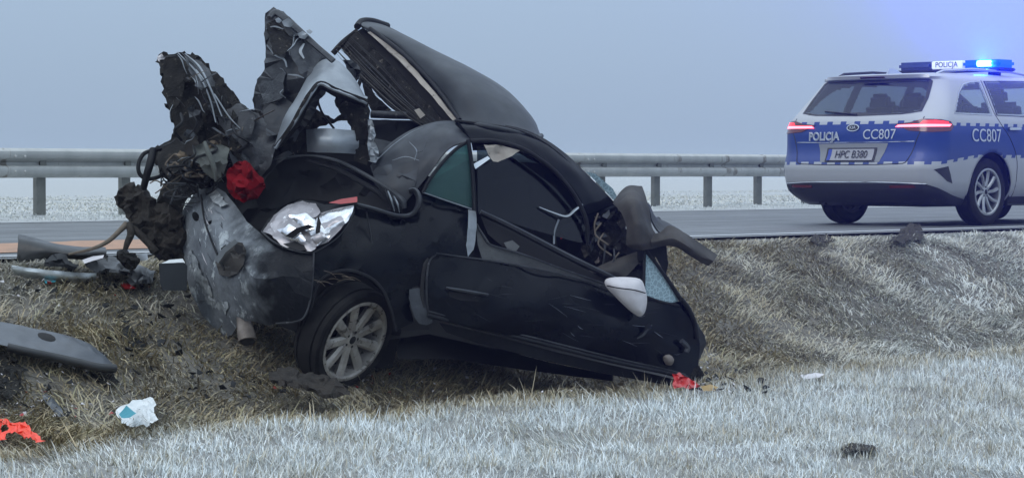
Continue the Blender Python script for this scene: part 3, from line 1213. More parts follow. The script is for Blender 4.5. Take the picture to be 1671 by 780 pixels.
        for t in tris:
            for a, bb in ((t[0], t[1]), (t[1], t[2]), (t[2], t[0])): ed[(a, bb)] = 1
        for (a, bb) in ed:
            if (bb, a) not in ed: FF.append((bb, a, a + nn, bb + nn))
        return mesh_obj(name, A + B, FF, mat, parent, smooth)

    def seam(name, pts, r, mat, parent, off=.002, side=None):
        C = catmull(pts, 6)
        f = (lambda p: pc_surf(p[0], p[1], off)) if side is None else (lambda p: pc_side(p[0], p[1], off, side == 'r'))
        VV, FF = sweep([Wd(f(c)) for c in C], r, 6)
        return mesh_obj(name, VV, FF, mat, parent, 60)

    def letters(name, text, height, mat, at, parent, side=None, outline=False, squeeze=1.0, off=.007, flip=False):
        cu = bpy.data.curves.new("print", 'FONT'); cu.body = text; cu.size = height / .72; cu.align_x = 'CENTER'; cu.align_y = 'CENTER'
        cu.resolution_u = 4
        if outline: cu.fill_mode = 'NONE'; cu.bevel_depth = .0045; cu.bevel_resolution = 0
        else: cu.extrude = .001
        to = bpy.data.objects.new("print", cu); COL.objects.link(to)
        dg = bpy.context.evaluated_depsgraph_get()
        tm = bpy.data.meshes.new_from_object(to.evaluated_get(dg))
        VV = [v.co.copy() for v in tm.vertices]; FF = [tuple(p.vertices) for p in tm.polygons]
        bpy.data.objects.remove(to); bpy.data.curves.remove(cu)
        out = []
        for v in VV:
            u, z = at[0] + v.x * squeeze, at[1] + v.y
            if side is None: out.append(Wd(pc_surf(u, z, off + v.z)))
            else: out.append(Wd(pc_side(u, z, off + v.z, True)))
        return mesh_obj(name, out, FF, mat, parent, None)

    # rear screen with a dark ceramic edge, wiper
    rg = skin("rear_window", rear_gl, M_rglass, off=.003, thick=.004)
    skin("window_frame", [(p[0] * 1.0, p[1]) for p in rear_gl], M_dark, rg, .0045, .006, holes=[shrink(rear_gl, .035)])
    seam("wiper", [(0, 1.05, 0)[:2], (-.18, 1.065), (-.40, 1.085)], .008, M_dark, rg, .014)
    # spoiler lip above it
    skin("spoiler", [(-.60, 1.392), (.60, 1.392), (.58, 1.425), (-.58, 1.425)], m if False else pm("silver spoiler", (.40, .41, .42), rough=.35, coat=.4, metal=.2), root, .022, .03, .05)
    skin("brake_lamp", [(-.14, 1.396), (.14, 1.396), (.14, 1.41), (-.14, 1.41)], M_redoff, root, .028, .006)
    for sd in ('r', 'l'):
        g = skin("quarter_window", side1, M_glass, off=.003, thick=.004, side=sd)
        skin("window_frame", side1, M_chrome if sd == 'r' else M_dark, g, .005, .006, side=sd, holes=[shrink(side1, .012)])
        g = skin("rear_door_window", side2, M_glass, off=.003, thick=.004, side=sd)
        skin("window_frame", side2, M_dark, g, .005, .006, side=sd, holes=[shrink(side2, .012)])
        g = skin("front_door_window", side3, M_glass, off=.003, thick=.004, side=sd)
        skin("window_frame", side3, M_dark, g, .005, .006, side=sd, holes=[shrink(side3, .012)])
        # shut lines and door handles
        seam("door_seam", [(1.15, 1.38), (1.15, 1.05), (1.36, .80), (1.46, .60), (1.46, .24)], .004, M_dark, root, .0, sd)
        seam("door_seam", [(2.06, 1.40), (2.06, 1.0), (2.07, .6), (2.05, .24)], .004, M_dark, root, .0, sd)
        seam("door_seam", [(3.02, .98), (3.05, .8), (3.02, .5), (2.95, .24)], .004, M_dark, root, .0, sd)
        for hx in (1.30, 2.22):
            h = skin("door_handle", [(hx, .905), (hx + .20, .91), (hx + .20, .935), (hx, .93)], M_chrome, root, .035, .018, .03, sd)
        skin("sill_trim", [(1.40, .20), (3.32, .20), (3.32, .27), (1.40, .27)], M_dark, root, .008, .01, .08, sd)
        # roof rail
        VV, FF = sweep([Wd((x, (-1 if sd == 'r' else 1) * y, z)) for x, y, z in ((.62, .56, 1.43), (.72, .575, 1.462), (1.2, .575, 1.492), (1.9, .565, 1.487), (2.3, .55, 1.455), (2.4, .545, 1.42))], .014, 8)
        mesh_obj("roof_rail", VV, FF, M_dark if sd == 'l' else M_chrome, root, 60)
        # door mirror
        sg = -1 if sd == 'r' else 1
        VV, FF = boxv((2.85, sg * 1.0, 1.04), (.09, .10, .07)); 
        box_obj("door_mirror", Wd((2.85, sg * .97, 1.05)), (.07, .11, .075), M_dark, root, Rz, .03)
        # headlamp
        skin("headlamp", [(4.02, .70), (4.28, .66), (4.28, .72), (4.05, .78)], M_plate, root, .004, .01, .05, sd)
    # windscreen
    wv = []
    N = 8
    for i in range(N + 1):
        for j in range(N + 1):
            z = 1.06 + (1.38 - 1.06) * j / N
            xr, w, rc, xf = pc_par(z)
            y = (-1 + 2 * i / N) * (w * .88)
            wv.append(Wd((xf - .06 * (y / w) ** 2 - .01, y, z)))
    mesh_obj("windscreen", wv, [(i * (N + 1) + j, (i + 1) * (N + 1) + j, (i + 1) * (N + 1) + j + 1, i * (N + 1) + j + 1) for i in range(N) for j in range(N)], M_glass, root, 60)
    # tail lamps wrapping the corners
    for sg in (1, -1):
        lamp = [(.46, .955), (.62, .968), (.74, 1.00), (.90, .995), (1.02, .975), (1.08, .93), (1.04, .885), (.85, .875), (.62, .89)]
        hs = skin("tail_lamp", [(a * sg, z) for a, z in lamp], M_redoff, root, .008, .012, .03)
        skin("lit_strip", [(a * sg, z) for a, z in ((.47, .925), (.80, .925), (1.01, .928), (1.03, .948), (.80, .950), (.50, .945))], M_redhot, hs, .012, .006, .03)
        skin("lit_lens", [(a * sg, z) for a, z in ((.72, .953), (1.0, .953), (.98, .972), (.86, .985), (.75, .982))], M_red, hs, .011, .006, .03)
    # tailgate seams, plate recess, plate, badge, print
    for sg in (1, -1):
        seam("tailgate_seam", [(sg * .74, 1.02), (sg * .74, .90), (sg * .70, .80), (sg * .64, .62), (sg * .60, .585)], .0045, M_dark, root, .0)
    seam("tailgate_seam", [(-.60, .585), (-.3, .575), (0, .573), (.3, .575), (.60, .585)], .0045, M_dark, root, .0)
    seam("tailgate_crease", [(-.68, .79), (-.3, .785), (.3, .785), (.68, .79)], .005, M_chrome, root, -.002)
    rec = skin("plate_recess", [(-.40, .775), (.40, .775), (.34, .60), (-.34, .60)], pm("grey recess", (.20, .21, .22), rough=.5), root, .003, .006, .05)
    pf = skin("plate_holder", [(-.285, .605), (.285, .605), (.285, .735), (-.285, .735)], M_dark, root, .010, .008, .06)
    skin("number_plate", [(-.262, .618), (.262, .618), (.262, .722), (-.262, .722)], M_plate, pf, .014, .006, .06)
    letters("plate_number", "HPC B380", .072, M_blk, (.015, .670), pf, squeeze=.86, off=.022)
    skin("plate_band", [(-.262, .618), (-.222, .618), (-.222, .722), (-.262, .722)], pm("plate blue band", (.02, .05, .3), rough=.4), pf, .0165, .004, .06)
    # oval badge
    bd = skin("badge", [(.072 * math.cos(a), .925 + .036 * math.sin(a)) for a in np.linspace(0, 2 * math.pi, 20, endpoint=False)], M_chrome, root, .012, .008, .03)
    skin("badge_field", [(.060 * math.cos(a), .925 + .027 * math.sin(a)) for a in np.linspace(0, 2 * math.pi, 20, endpoint=False)], M_blk, bd, .015, .006, .03)
    letters("badge_print", "KIA", .030, M_white, (0, .925), bd, squeeze=1.1, off=.018)
    letters("tailgate_print", "POLICJA", .078, M_white, (-.34, .840), root, outline=True, squeeze=.92)
    letters("tailgate_number", "CC807", .095, M_white, (.30, .855), root, squeeze=.95)
    letters("side_number", "CC807", .125, M_white, (.93, .845), root, side='r', squeeze=1.0)
    letters("side_print", "POLICJA", .13, M_white, (2.1, .78), root, side='r')
    # bumper: reflectors, lower black step, side vent, chrome line
    for sg in (1, -1):
        skin("side_vent", [(sg * .90, .53), (sg * 1.06, .56), (sg * 1.10, .48), (sg * 1.12, .40), (sg * 1.04, .42)], M_dark, root, .004, .006, .03)
        skin("reflector", [(sg * .45, .355), (sg * .72, .36), (sg * .70, .385), (sg * .45, .38)], M_redoff, root, .006, .006, .03)
        skin("bumper_corner", [(sg * .78, .19), (sg * .78, .405), (sg * .92, .36), (sg * 1.08, .29), (sg * 1.28, .235), (sg * 1.28, .19)], M_dark, root, .004, .006, .04)
    seam("bumper_strip", [(-.82, .395), (-.4, .41), (0, .413), (.4, .41), (.82, .395)], .006, M_chrome, root, .004)
    # underbody, wheel wells, floor
    box_obj("underbody", Wd((2.35, 0, .27)), (1.95, .64, .09), M_void, root, Rz, .03)
    box_obj("rear_axle", Wd((PC_X0, 0, .26)), (.10, .62, .05), M_void, root, Rz, .02)
    VV, FF = sweep([Wd((.20, .45, .22)), Wd((.6, .45, .24)), Wd((1.2, .3, .26))], .035, 10)
    mesh_obj("exhaust", VV, FF, M_void, root, 50)
    box_obj("cabin_floor", Wd((1.9, 0, .55)), (1.45, .70, .02), M_void, root, Rz)
    # seats
    for sx, ys in ((2.35, (-.36, .36)), (1.45, (-.40, 0, .40))):
        for y in ys:
            Rt = Rz @ Matrix.Rotation(RD(-12), 3, 'Y')
            bk = box_obj("seat_back", Wd((sx - .28, y, .92)), (.07, .19 if sx < 2 else .24, .28), M_seat, root, Rt, .05)
            box_obj("headrest", Wd((sx - .36, y, 1.25 if sx > 2 else 1.20)), (.05, .11, .075), M_seat, bk, Rt, .035)
    box_obj("dashboard", Wd((3.15, 0, .98)), (.22, .62, .08), M_void, root, Rz, .05)
    # wheels
    for ax in (PC_X0, PC_AX):
        for sg in (1, -1):
            e = empty("wheel", Rz @ Vector((ax, -sg * .775, .318)), None, None); e.parent = root
            B = Rz.copy() if sg > 0 else Rz @ Matrix.Rotation(math.pi, 3, 'Z')
            make_wheel(e, Wd((ax, -sg * .785, .318)), B, .318, .20, .215, 10, M_rim, swirl=.25)
            # dark wheel-arch liner
            VV, FF = [], []
            for i in range(17):
                a = math.pi * (i / 16 * 1.25 - .125)
                for yy in (.875, .50):
                    VV.append(Wd((ax + .372 * math.cos(a), -sg * yy, .33 + .372 * math.sin(a))))
            FF = [(2 * i, 2 * i + 1, 2 * i + 3, 2 * i + 2) for i in range(16)]
            mesh_obj("wheel_arch", VV, FF, M_void, root, 60)
    # ---- roof light bar
    M_bar = pm("blue tinted light bar cover", (.03, .05, .14), (.05, .07, .18), rough=.25, coat=.6)
    bx = 1.80
    def bar(name, y0, y1, z0, z1, hx, mat, par, bev=.02):
        return box_obj(name, Wd((bx, (y0 + y1) / 2, (z0 + z1) / 2)), (hx, abs(y1 - y0) / 2, (z1 - z0) / 2), mat, par, Rz, bev)
    lb = bar("light_bar", -.60, .60, 1.495, 1.525, .15, M_dark, root, .01)
    bar("lens", .20, .60, 1.527, 1.605, .14, M_bar, lb, .025)
    bar("lens", -.60, -.16, 1.527, 1.605, .14, emit_mat("glowing blue lens", (.0, .06, 1.0), 1.6, (.02, .05, .3)), lb, .025)
    sgn = bar("sign_panel", -.158, .198, 1.527, 1.605, .135, emit_mat("backlit sign panel", (.75, .85, 1.0), .45, (.7, .75, .8)), lb, .008)
    cu = bpy.data.curves.new("print", 'FONT'); cu.body = "POLICJA"; cu.size = .075; cu.align_x = 'CENTER'; cu.align_y = 'CENTER'; cu.extrude = .001
    to = bpy.data.objects.new("print", cu); COL.objects.link(to)
    tm = bpy.data.meshes.new_from_object(to.evaluated_get(bpy.context.evaluated_depsgraph_get()))
    VV = [Wd((bx - .1375 - v.co.z, .02 - v.co.x * .95, 1.567 + v.co.y)) for v in tm.vertices]
    FF = [tuple(p.vertices) for p in tm.polygons]
    bpy.data.objects.remove(to)
    mesh_obj("sign_print", VV, FF, M_blk, lb, None)
    for y in (-.45, .45):
        bar("bar_foot", y - .04, y + .04, 1.44, 1.497, .06, M_dark, lb, .008)
    # the lit LED module at the right-hand end
    VV, FF = sweep([Wd((bx - .152, -.36, 1.566)), Wd((bx - .152, -.50, 1.566))], .030, 12)
    mesh_obj("lit_module", VV, FF, emit_mat("flashing blue LED", (.02, .16, 1.0), 80.0), lb, 60)
    ld = bpy.data.lights.new("blue_flash", 'SPOT'); ld.energy = BLUE_W; ld.color = (.0, .015, 1.0); ld.shadow_soft_size = .03
    ld.spot_size = RD(88); ld.spot_blend = 1.0
    lo = bpy.data.objects.new("blue_flash", ld); COL.objects.link(lo); lo.parent = lb
    pos = Wd((bx - .20, -.43, 1.570)); lo.location = pos - origin_of(lb)
    aim = Matrix.Rotation(RD(12), 3, 'Z') @ (Vector((0, 0, pos.z)) - pos)          # fan of the rear-facing LED bank
    aim.z = aim.length * math.tan(RD(33))
    lo.rotation_euler = aim.to_track_quat('-Z', 'Y').to_euler()
    # shark-fin aerial
    VV, FF = [], []
    for i, (x, z, hw) in enumerate(((.62, 1.435, .004), (.66, 1.50, .004), (.72, 1.505, .006), (.86, 1.455, .022), (.86, 1.445, .022), (.62, 1.43, .02))):
        VV += [Wd((x, -hw, z)), Wd((x, hw, z))]
    FF = [(2 * i, 2 * i + 1, (2 * i + 3) % 12, (2 * i + 2) % 12) for i in range(6)] + [tuple(range(0, 12, 2)), tuple(range(1, 12, 2))]
    mesh_obj("aerial", VV, FF, pm("aerial shell", (.45, .5, .6), rough=.4), root, 30)


BLUE_W = 50000.0
police_car()

# ================================================================== the wreck
M_paint = pm("black car paint", (.0006, .0014, .003), (.0035, .0048, .0066), scale=3.5, rough=.06, rough2=.20, spec=.15, bump=.03, bscale=14,
             c3=(.045, .046, .045), sp_scale=70, sp_thr=.68, dust=(.014, .017, .021), dust_amt=.3)
M_paintd = pm("dusty black car paint", (.008, .009, .011), (.016, .018, .021), scale=5, rough=.42, rough2=.65, spec=.35, bump=.06, bscale=25,
              c3=(.12, .13, .14), sp_scale=40, sp_thr=.68, dust=(.07, .08, .095), dust_amt=.55)
M_roofp = pm("frost filmed roof paint", (.012, .014, .016), (.020, .023, .026), scale=3, rough=.45, rough2=.6, spec=.35, bump=.03, bscale=300, c3=(.08, .09, .10), sp_scale=240, sp_thr=.64,
             dust=(.05, .06, .072), dust_amt=.5)
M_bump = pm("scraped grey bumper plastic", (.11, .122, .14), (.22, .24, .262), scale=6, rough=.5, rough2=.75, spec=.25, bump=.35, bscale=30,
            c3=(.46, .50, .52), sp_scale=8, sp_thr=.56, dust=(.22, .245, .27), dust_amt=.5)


def scuffed_lit_half(m, x0, x1, dark):
    """grey scuffing with skylight painted in; flank side painted black for its shade"""
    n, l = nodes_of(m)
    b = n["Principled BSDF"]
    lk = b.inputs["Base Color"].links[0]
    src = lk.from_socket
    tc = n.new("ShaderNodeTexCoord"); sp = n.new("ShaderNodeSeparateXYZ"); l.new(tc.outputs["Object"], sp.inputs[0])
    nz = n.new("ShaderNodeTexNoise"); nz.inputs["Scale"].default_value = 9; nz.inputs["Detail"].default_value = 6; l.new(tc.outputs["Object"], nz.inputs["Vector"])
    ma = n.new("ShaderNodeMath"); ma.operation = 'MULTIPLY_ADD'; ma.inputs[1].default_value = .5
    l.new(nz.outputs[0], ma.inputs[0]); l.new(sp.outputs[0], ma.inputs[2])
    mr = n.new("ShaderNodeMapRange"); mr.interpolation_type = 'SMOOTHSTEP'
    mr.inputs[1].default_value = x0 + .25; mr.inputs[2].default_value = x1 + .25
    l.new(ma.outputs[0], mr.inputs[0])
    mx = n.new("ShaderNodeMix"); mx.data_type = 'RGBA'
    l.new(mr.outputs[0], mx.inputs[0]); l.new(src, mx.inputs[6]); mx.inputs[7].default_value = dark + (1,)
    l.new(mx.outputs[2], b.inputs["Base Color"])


scuffed_lit_half(M_bump, -.93, -.62, (.003, .0045, .007))  # bumper: real scuffs, plus painted skylight on the left and shade on the right
M_bumpb = pm("black bumper plastic", (.005, .006, .008), (.012, .014, .017), scale=6, spec=.25, rough=.5, rough2=.7, bump=.1, bscale=50, c3=(.16, .17, .18), sp_scale=30, sp_thr=.68)
M_steel = pm("torn grey sheet steel", (.014, .016, .019), (.055, .060, .068), scale=5, rough=.45, rough2=.65, metal=.3, bump=.35, bscale=28, c3=(.14, .145, .15), sp_scale=22, sp_thr=.62)
M_bright = pm("bare bent steel", (.30, .33, .36), (.20, .22, .245), scale=4, rough=.38, rough2=.55, metal=.45, bump=.06, bscale=30, c3=(.10, .10, .10), sp_scale=30, sp_thr=.66)
M_under = pm("muddy underbody", (.006, .0058, .0058), (.020, .019, .017), scale=9, spec=.25, rough=.9, bump=.6, bscale=45, c3=(.13, .115, .095), sp_scale=26, sp_thr=.60)
M_mud = pm("clotted mud", (.010, .008, .006), (.032, .026, .020), scale=12, rough=.95, bump=.9, bscale=38, c3=(.11, .095, .075), sp_scale=40, sp_thr=.62)
M_plas = pm("brown grey inner wing plastic", (.020, .018, .016), (.045, .040, .035), scale=5, rough=.6, rough2=.8, bump=.08, bscale=40, c3=(.12, .11, .10), sp_scale=30, sp_thr=.66)
M_trim = pm("black seal rubber", (.005, .0055, .007), (.011, .012, .014), scale=9, rough=.6, spec=.25)
M_lining = pm("cream roof lining", (.42, .38, .33), (.30, .27, .24), scale=9, rough=.95, c3=(.10, .09, .08), sp_scale=18, sp_thr=.60)
M_inner = pm("grey door lining", (.10, .105, .108), (.065, .068, .070), scale=7, rough=.8, bump=.1, bscale=60, c3=(.03, .03, .03), sp_scale=20, sp_thr=.60)
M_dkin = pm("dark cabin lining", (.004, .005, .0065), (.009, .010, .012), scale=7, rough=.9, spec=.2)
M_red = pm("red cloth", (.19, .006, .011), (.12, .004, .007), scale=8, rough=.95, bump=.2, bscale=120, spec=.1)
M_cloth = pm("grey green cloth", (.11, .12, .11), (.075, .08, .075), scale=7, rough=.95, bump=.25, bscale=70)
M_reflect = pm("lamp reflector chrome", (.85, .86, .88), (.55, .57, .62), scale=14, rough=.10, rough2=.3, metal=.8, bump=.1, bscale=14)
M_scuff = pm("chalky white scuff", (.36, .39, .41), (.14, .155, .17), scale=22, rough=.9, c3=(.55, .58, .60), sp_scale=30, sp_thr=.58)
M_lampgrey = pm("dull pink grey lamp bowl", (.40, .38, .40), (.28, .27, .29), scale=14, rough=.25, rough2=.45, metal=.4, c3=(.7, .7, .72), sp_scale=20, sp_thr=.6)
M_lens = pm("broken red lens", (.30, .012, .012), rough=.2, coat=.5)
M_green = glass_mat("green side glass", (.25, .42, .40), .06, opaque=.34, haze_col=(.09, .19, .18))
M_crackg = glass_mat("crazed glass", (.4, .5, .52), .1, crack=38, opaque=.55, haze_col=(.42, .56, .62))
M_dglass = glass_mat("dark door glass", (.30, .34, .37), .05)
M_mirror = pm("dull white primer", (.62, .60, .62), (.48, .46, .48), scale=6, rough=.55, rough2=.7, c3=(.3, .29, .3), sp_scale=30, sp_thr=.68)
M_rust = pm("rusty pipe", (.12, .10, .085), (.22, .19, .17), scale=12, rough=.6, metal=.4, bump=.2, bscale=60)
M_shine = pm("bright trim", (.6, .64, .68), rough=.25, metal=.6)
M_root = pm("dry root", (.10, .08, .06), (.16, .13, .10), scale=20, rough=.9)


def YS(x):                       # near flank of the car
    return 13.40 + (x - 510) * .0011


def flank(pts):
    return [(x, y, YS(x) + d) for x, y, d in pts]


def wreck():
    root = empty("wrecked_car", P(640, 600, 14.2), "crushed black car wreck with torn open rear lying in the ditch", "wrecked car")
    R = root

    # ---------- cabin: far side, floor, seats; dark volume behind the openings
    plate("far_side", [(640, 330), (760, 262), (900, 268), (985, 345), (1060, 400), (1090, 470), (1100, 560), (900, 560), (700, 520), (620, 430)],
          [(640, 400, 14.9), (1080, 450, 15.2), (800, 280, 14.95), (900, 560, 14.9), (800, 420, 15.1)], R, M_dkin, res=16, thick=.03, cr=(.02, 3))
    plate("cabin_floor", [(600, 470), (760, 480), (1000, 560), (1120, 610), (1090, 618), (900, 590), (700, 545), (590, 560)],
          [(600, 470, 14.9), (1120, 610, 14.9), (900, 590, 13.85), (590, 560, 13.7)], R, M_void, res=18, thick=.04)
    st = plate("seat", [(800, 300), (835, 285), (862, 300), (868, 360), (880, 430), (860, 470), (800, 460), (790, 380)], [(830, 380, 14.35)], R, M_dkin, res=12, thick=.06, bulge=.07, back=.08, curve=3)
    plate("headrest", [(806, 262), (838, 258), (850, 275), (846, 292), (812, 296), (802, 280)], [(830, 280, 14.35)], st, M_dkin, res=8, thick=.04, bulge=.04, back=.04, bulge_r=16, curve=3)
    plate("dashboard", [(905, 375), (960, 350), (990, 370), (1010, 440), (960, 460), (915, 440)], [(950, 400, 14.5)], R, M_dkin, res=12, thick=.3, bulge=.06, cr=(.02, 5))
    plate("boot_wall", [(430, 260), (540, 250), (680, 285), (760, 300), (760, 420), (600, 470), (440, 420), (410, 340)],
          [(430, 330, 14.6), (760, 340, 14.7), (600, 450, 14.5), (560, 270, 14.7)], R, M_dkin, res=15, thick=.04, cr=(.05, 3))
    plate("boot_floor", [(400, 400), (520, 420), (640, 430), (700, 480), (700, 560), (540, 560), (420, 520), (370, 470)],
          [(400, 400, 14.3), (700, 480, 14.4), (420, 520, 13.9), (640, 560, 13.95)], R, M_void, res=16, thick=.05, cr=(.03, 3))
    # ---------- rear quarter panel with the wheel arch
    qp = plate("quarter_panel", [(508, 414), (540, 396), (566, 368), (582, 337), (612, 340), (650, 346), (676, 351), (686, 322), (704, 318), (740, 332), (770, 343), (773, 400),
                                 (770, 424), (706, 416), (698, 440), (690, 462), (672, 470), (668, 500), (676, 528), (644, 540), (636, 505), (622, 474), (600, 454), (566, 444), (536, 448), (516, 468), (503, 505)],
               flank([(508, 414, 0), (582, 337, .10), (660, 350, .10), (770, 343, .10), (770, 424, .03), (690, 462, .02), (600, 450, -.06), (640, 420, -.03), (505, 500, -.02), (640, 535, .0), (560, 400, -.01), (720, 380, .02)]),
               R, M_paint, res=8, ires=11, thick=.012, cr=(.016, 3.4), smooth=32, jag=.0022)
    # folded upper lip of the wing, with the hooked end
    tube("panel_edge", flank([(582, 334, .06), (612, 342, .06), (646, 352, .05), (668, 352, .05), (680, 342, .04), (684, 326, .05), (678, 312, .08), (668, 312, .1)]), [.018, .02, .02, .022, .026, .022, .016], qp, M_paintd, flat=.7)
    tube("panel_crease", flank([(598, 346, -.01), (604, 380, -.01), (610, 420, -.015), (620, 452, -.03)]), [.004, .006, .004], qp, M_paintd, sides=6)
    plate("fuel_flap", [(668, 472), (697, 474), (699, 498), (706, 526), (684, 528), (672, 505)], flank([(668, 472, -.02), (706, 526, -.01), (684, 500, -.02)]), qp, M_steel, res=9, thick=.008, curve=2)
    # arch lip
    tube("arch_lip", flank([(506, 508, -.03), (518, 466, -.03), (538, 447, -.05), (568, 441, -.07), (602, 452, -.07), (624, 473, -.05), (638, 506, -.03), (646, 540, -.01)]), .010, qp, M_trim, sides=6)
    # wheel-well
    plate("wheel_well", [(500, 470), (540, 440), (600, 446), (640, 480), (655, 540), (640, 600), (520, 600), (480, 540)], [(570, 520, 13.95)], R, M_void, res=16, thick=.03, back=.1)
    # ---------- rear wheel
    n = Vector((.72, -.58, -.38)).normalized()          # outward normal of the rim
    yl = -n
    xl = Vector((0, 0, 1)).cross(yl).normalized() * -1
    zl = xl.cross(yl).normalized()
    B = Matrix((xl, yl, zl)).transposed()
    if B.determinant() < 0: B = Matrix((-xl, yl, zl)).transposed()
    wc = P(561, 546, 13.66)
    e = empty("wheel", wc - root.location, None, None); e.parent = root
    make_wheel(e, wc, B @ Matrix.Rotation(.25, 3, 'Y'), .304, .20, .232, 9, M_rimdirty, spoke_w=.032)
    # ---------- rear bumper
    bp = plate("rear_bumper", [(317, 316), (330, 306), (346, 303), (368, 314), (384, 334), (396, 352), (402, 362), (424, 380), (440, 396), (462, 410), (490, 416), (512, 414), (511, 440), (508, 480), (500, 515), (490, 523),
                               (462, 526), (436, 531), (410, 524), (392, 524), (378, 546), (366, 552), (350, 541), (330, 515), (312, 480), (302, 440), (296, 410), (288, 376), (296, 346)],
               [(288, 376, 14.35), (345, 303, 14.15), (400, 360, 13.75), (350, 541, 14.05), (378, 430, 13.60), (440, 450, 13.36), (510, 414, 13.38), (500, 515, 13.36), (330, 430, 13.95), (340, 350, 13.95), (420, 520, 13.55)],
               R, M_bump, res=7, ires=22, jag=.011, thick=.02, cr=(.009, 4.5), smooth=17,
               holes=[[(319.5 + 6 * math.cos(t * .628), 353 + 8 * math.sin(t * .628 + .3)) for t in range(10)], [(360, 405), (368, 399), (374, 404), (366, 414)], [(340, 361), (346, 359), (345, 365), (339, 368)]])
    pr = plate("plate_mount", [(352, 428), (366, 408), (386, 394), (396, 396), (402, 410), (398, 432), (388, 446), (372, 452), (358, 448)],
               [(352, 430, 13.72), (400, 410, 13.50), (375, 450, 13.60)], bp, M_plas, res=6, ires=11, jag=.012, thick=.03, cr=(.008, 10), smooth=14)
    plate("mount_edge", [(350, 424), (364, 404), (384, 390), (388, 396), (368, 412), (356, 430)], [(350, 424, 13.66), (388, 394, 13.48), (366, 408, 13.58)], pr, M_bright, res=6, thick=.012)
    plate("mount_pocket", [(385, 398), (396, 402), (397, 412), (389, 416), (382, 406)], [(390, 406, 13.47)], pr, M_void, res=5, thick=.01)
    fB = [(288, 376, 14.33), (345, 303, 14.13), (400, 360, 13.73), (350, 541, 14.03), (378, 430, 13.58), (440, 450, 13.34), (330, 430, 13.93), (340, 350, 13.93)]
    for pl in ([(304, 412), (313, 409), (328, 440), (341, 464), (351, 494), (347, 506), (336, 488), (320, 456)], [(338, 312), (352, 310), (364, 322), (372, 338), (360, 338), (346, 328)], [(346, 498), (362, 488), (372, 500), (370, 514), (358, 508)]):
        q = np.array(pl, float); yy = tps(fB)(q)
        plate("white_scuff", pl, [(a[0], a[1], y - .012) for a, y in zip(pl, yy)], bp, M_scuff, res=4, thick=.02, cr=(.010, 16), edge_wob=2.5, smooth=30)
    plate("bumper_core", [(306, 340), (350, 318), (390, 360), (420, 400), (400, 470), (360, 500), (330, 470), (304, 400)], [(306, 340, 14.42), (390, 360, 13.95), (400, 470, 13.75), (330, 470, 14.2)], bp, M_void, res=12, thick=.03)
    for k in range(46):
        x = random.uniform(300, 372); y = random.uniform(330, 500)
        if x - 296 < (y - 400) * .5: continue
        f = tps([(288, 376, 14.35), (345, 303, 14.15), (400, 360, 13.75), (350, 541, 14.05), (378, 430, 13.60), (440, 450, 13.36), (330, 430, 13.95), (340, 350, 13.95)])
        L = random.uniform(4, 22); a = random.gauss(1.05, .25); r = random.choice([.0015, .002, .003, .004])
        q = [(x + L * t * math.cos(a) + random.uniform(-1, 1), y + L * t * math.sin(a)) for t in (0, .5, 1)]
        yy = f(np.array(q))
        tube("scratch", [(q[i][0], q[i][1], yy[i] - .004) for i in range(3)], [r * .3, r, r * .3], bp, random.choice([M_bright, M_mirror, M_steel]), sides=4, n=3, flat=.5)
    tube("bumper_seam", [(328, 318, 14.02), (334, 360, 13.93), (348, 400, 13.78), (366, 440, 13.64)], .006, bp, M_trim, sides=6)
    tube("bumper_seam", [(512, 412, 13.36), (511, 440, 13.34), (508, 478, 13.335), (500, 510, 13.33), (486, 524, 13.34), (450, 528, 13.40)], .005, bp, M_steel, sides=6)
    # exhaust
    V, F = sweep([P(396, 516, 13.75), P(399, 530, 13.70), P(402, 545, 13.64), P(404, 556, 13.62)], [.036, .044, .052, .053], 16, .8)
    ex = mesh_obj("exhaust", V, F, M_rust, R, 50)
    V, F = sweep([P(403, 553, 13.63), P(404.5, 558, 13.615)], .042, 14, .7); mesh_obj("exhaust_mouth", V, F, M_void, ex, 50)
    # ---------- tail lamp: bowl, crushed reflector, red shard
    tl = plate("tail_lamp", [(425, 378), (438, 358), (462, 338), (490, 326), (512, 328), (530, 334), (556, 332), (580, 332), (578, 350), (562, 376), (540, 396), (514, 411), (490, 412), (462, 406), (440, 394)],
               [(425, 378, 13.62), (500, 328, 13.70), (580, 334, 13.52), (510, 411, 13.42), (500, 370, 13.56)], R, M_bumpb, res=7, thick=.03, smooth=40)
    plate("reflector", [(440, 366), (458, 345), (480, 336), (502, 338), (520, 348), (548, 340), (577, 335), (574, 350), (556, 374), (536, 394), (512, 404), (490, 400), (470, 392), (452, 384)],
          [(440, 366, 13.57), (500, 340, 13.63), (577, 336, 13.46), (512, 404, 13.38), (500, 370, 13.52), (530, 365, 13.44)], tl, M_lampgrey, res=5, thick=.012, cr=(.010, 7), smooth=50, fine=.3)
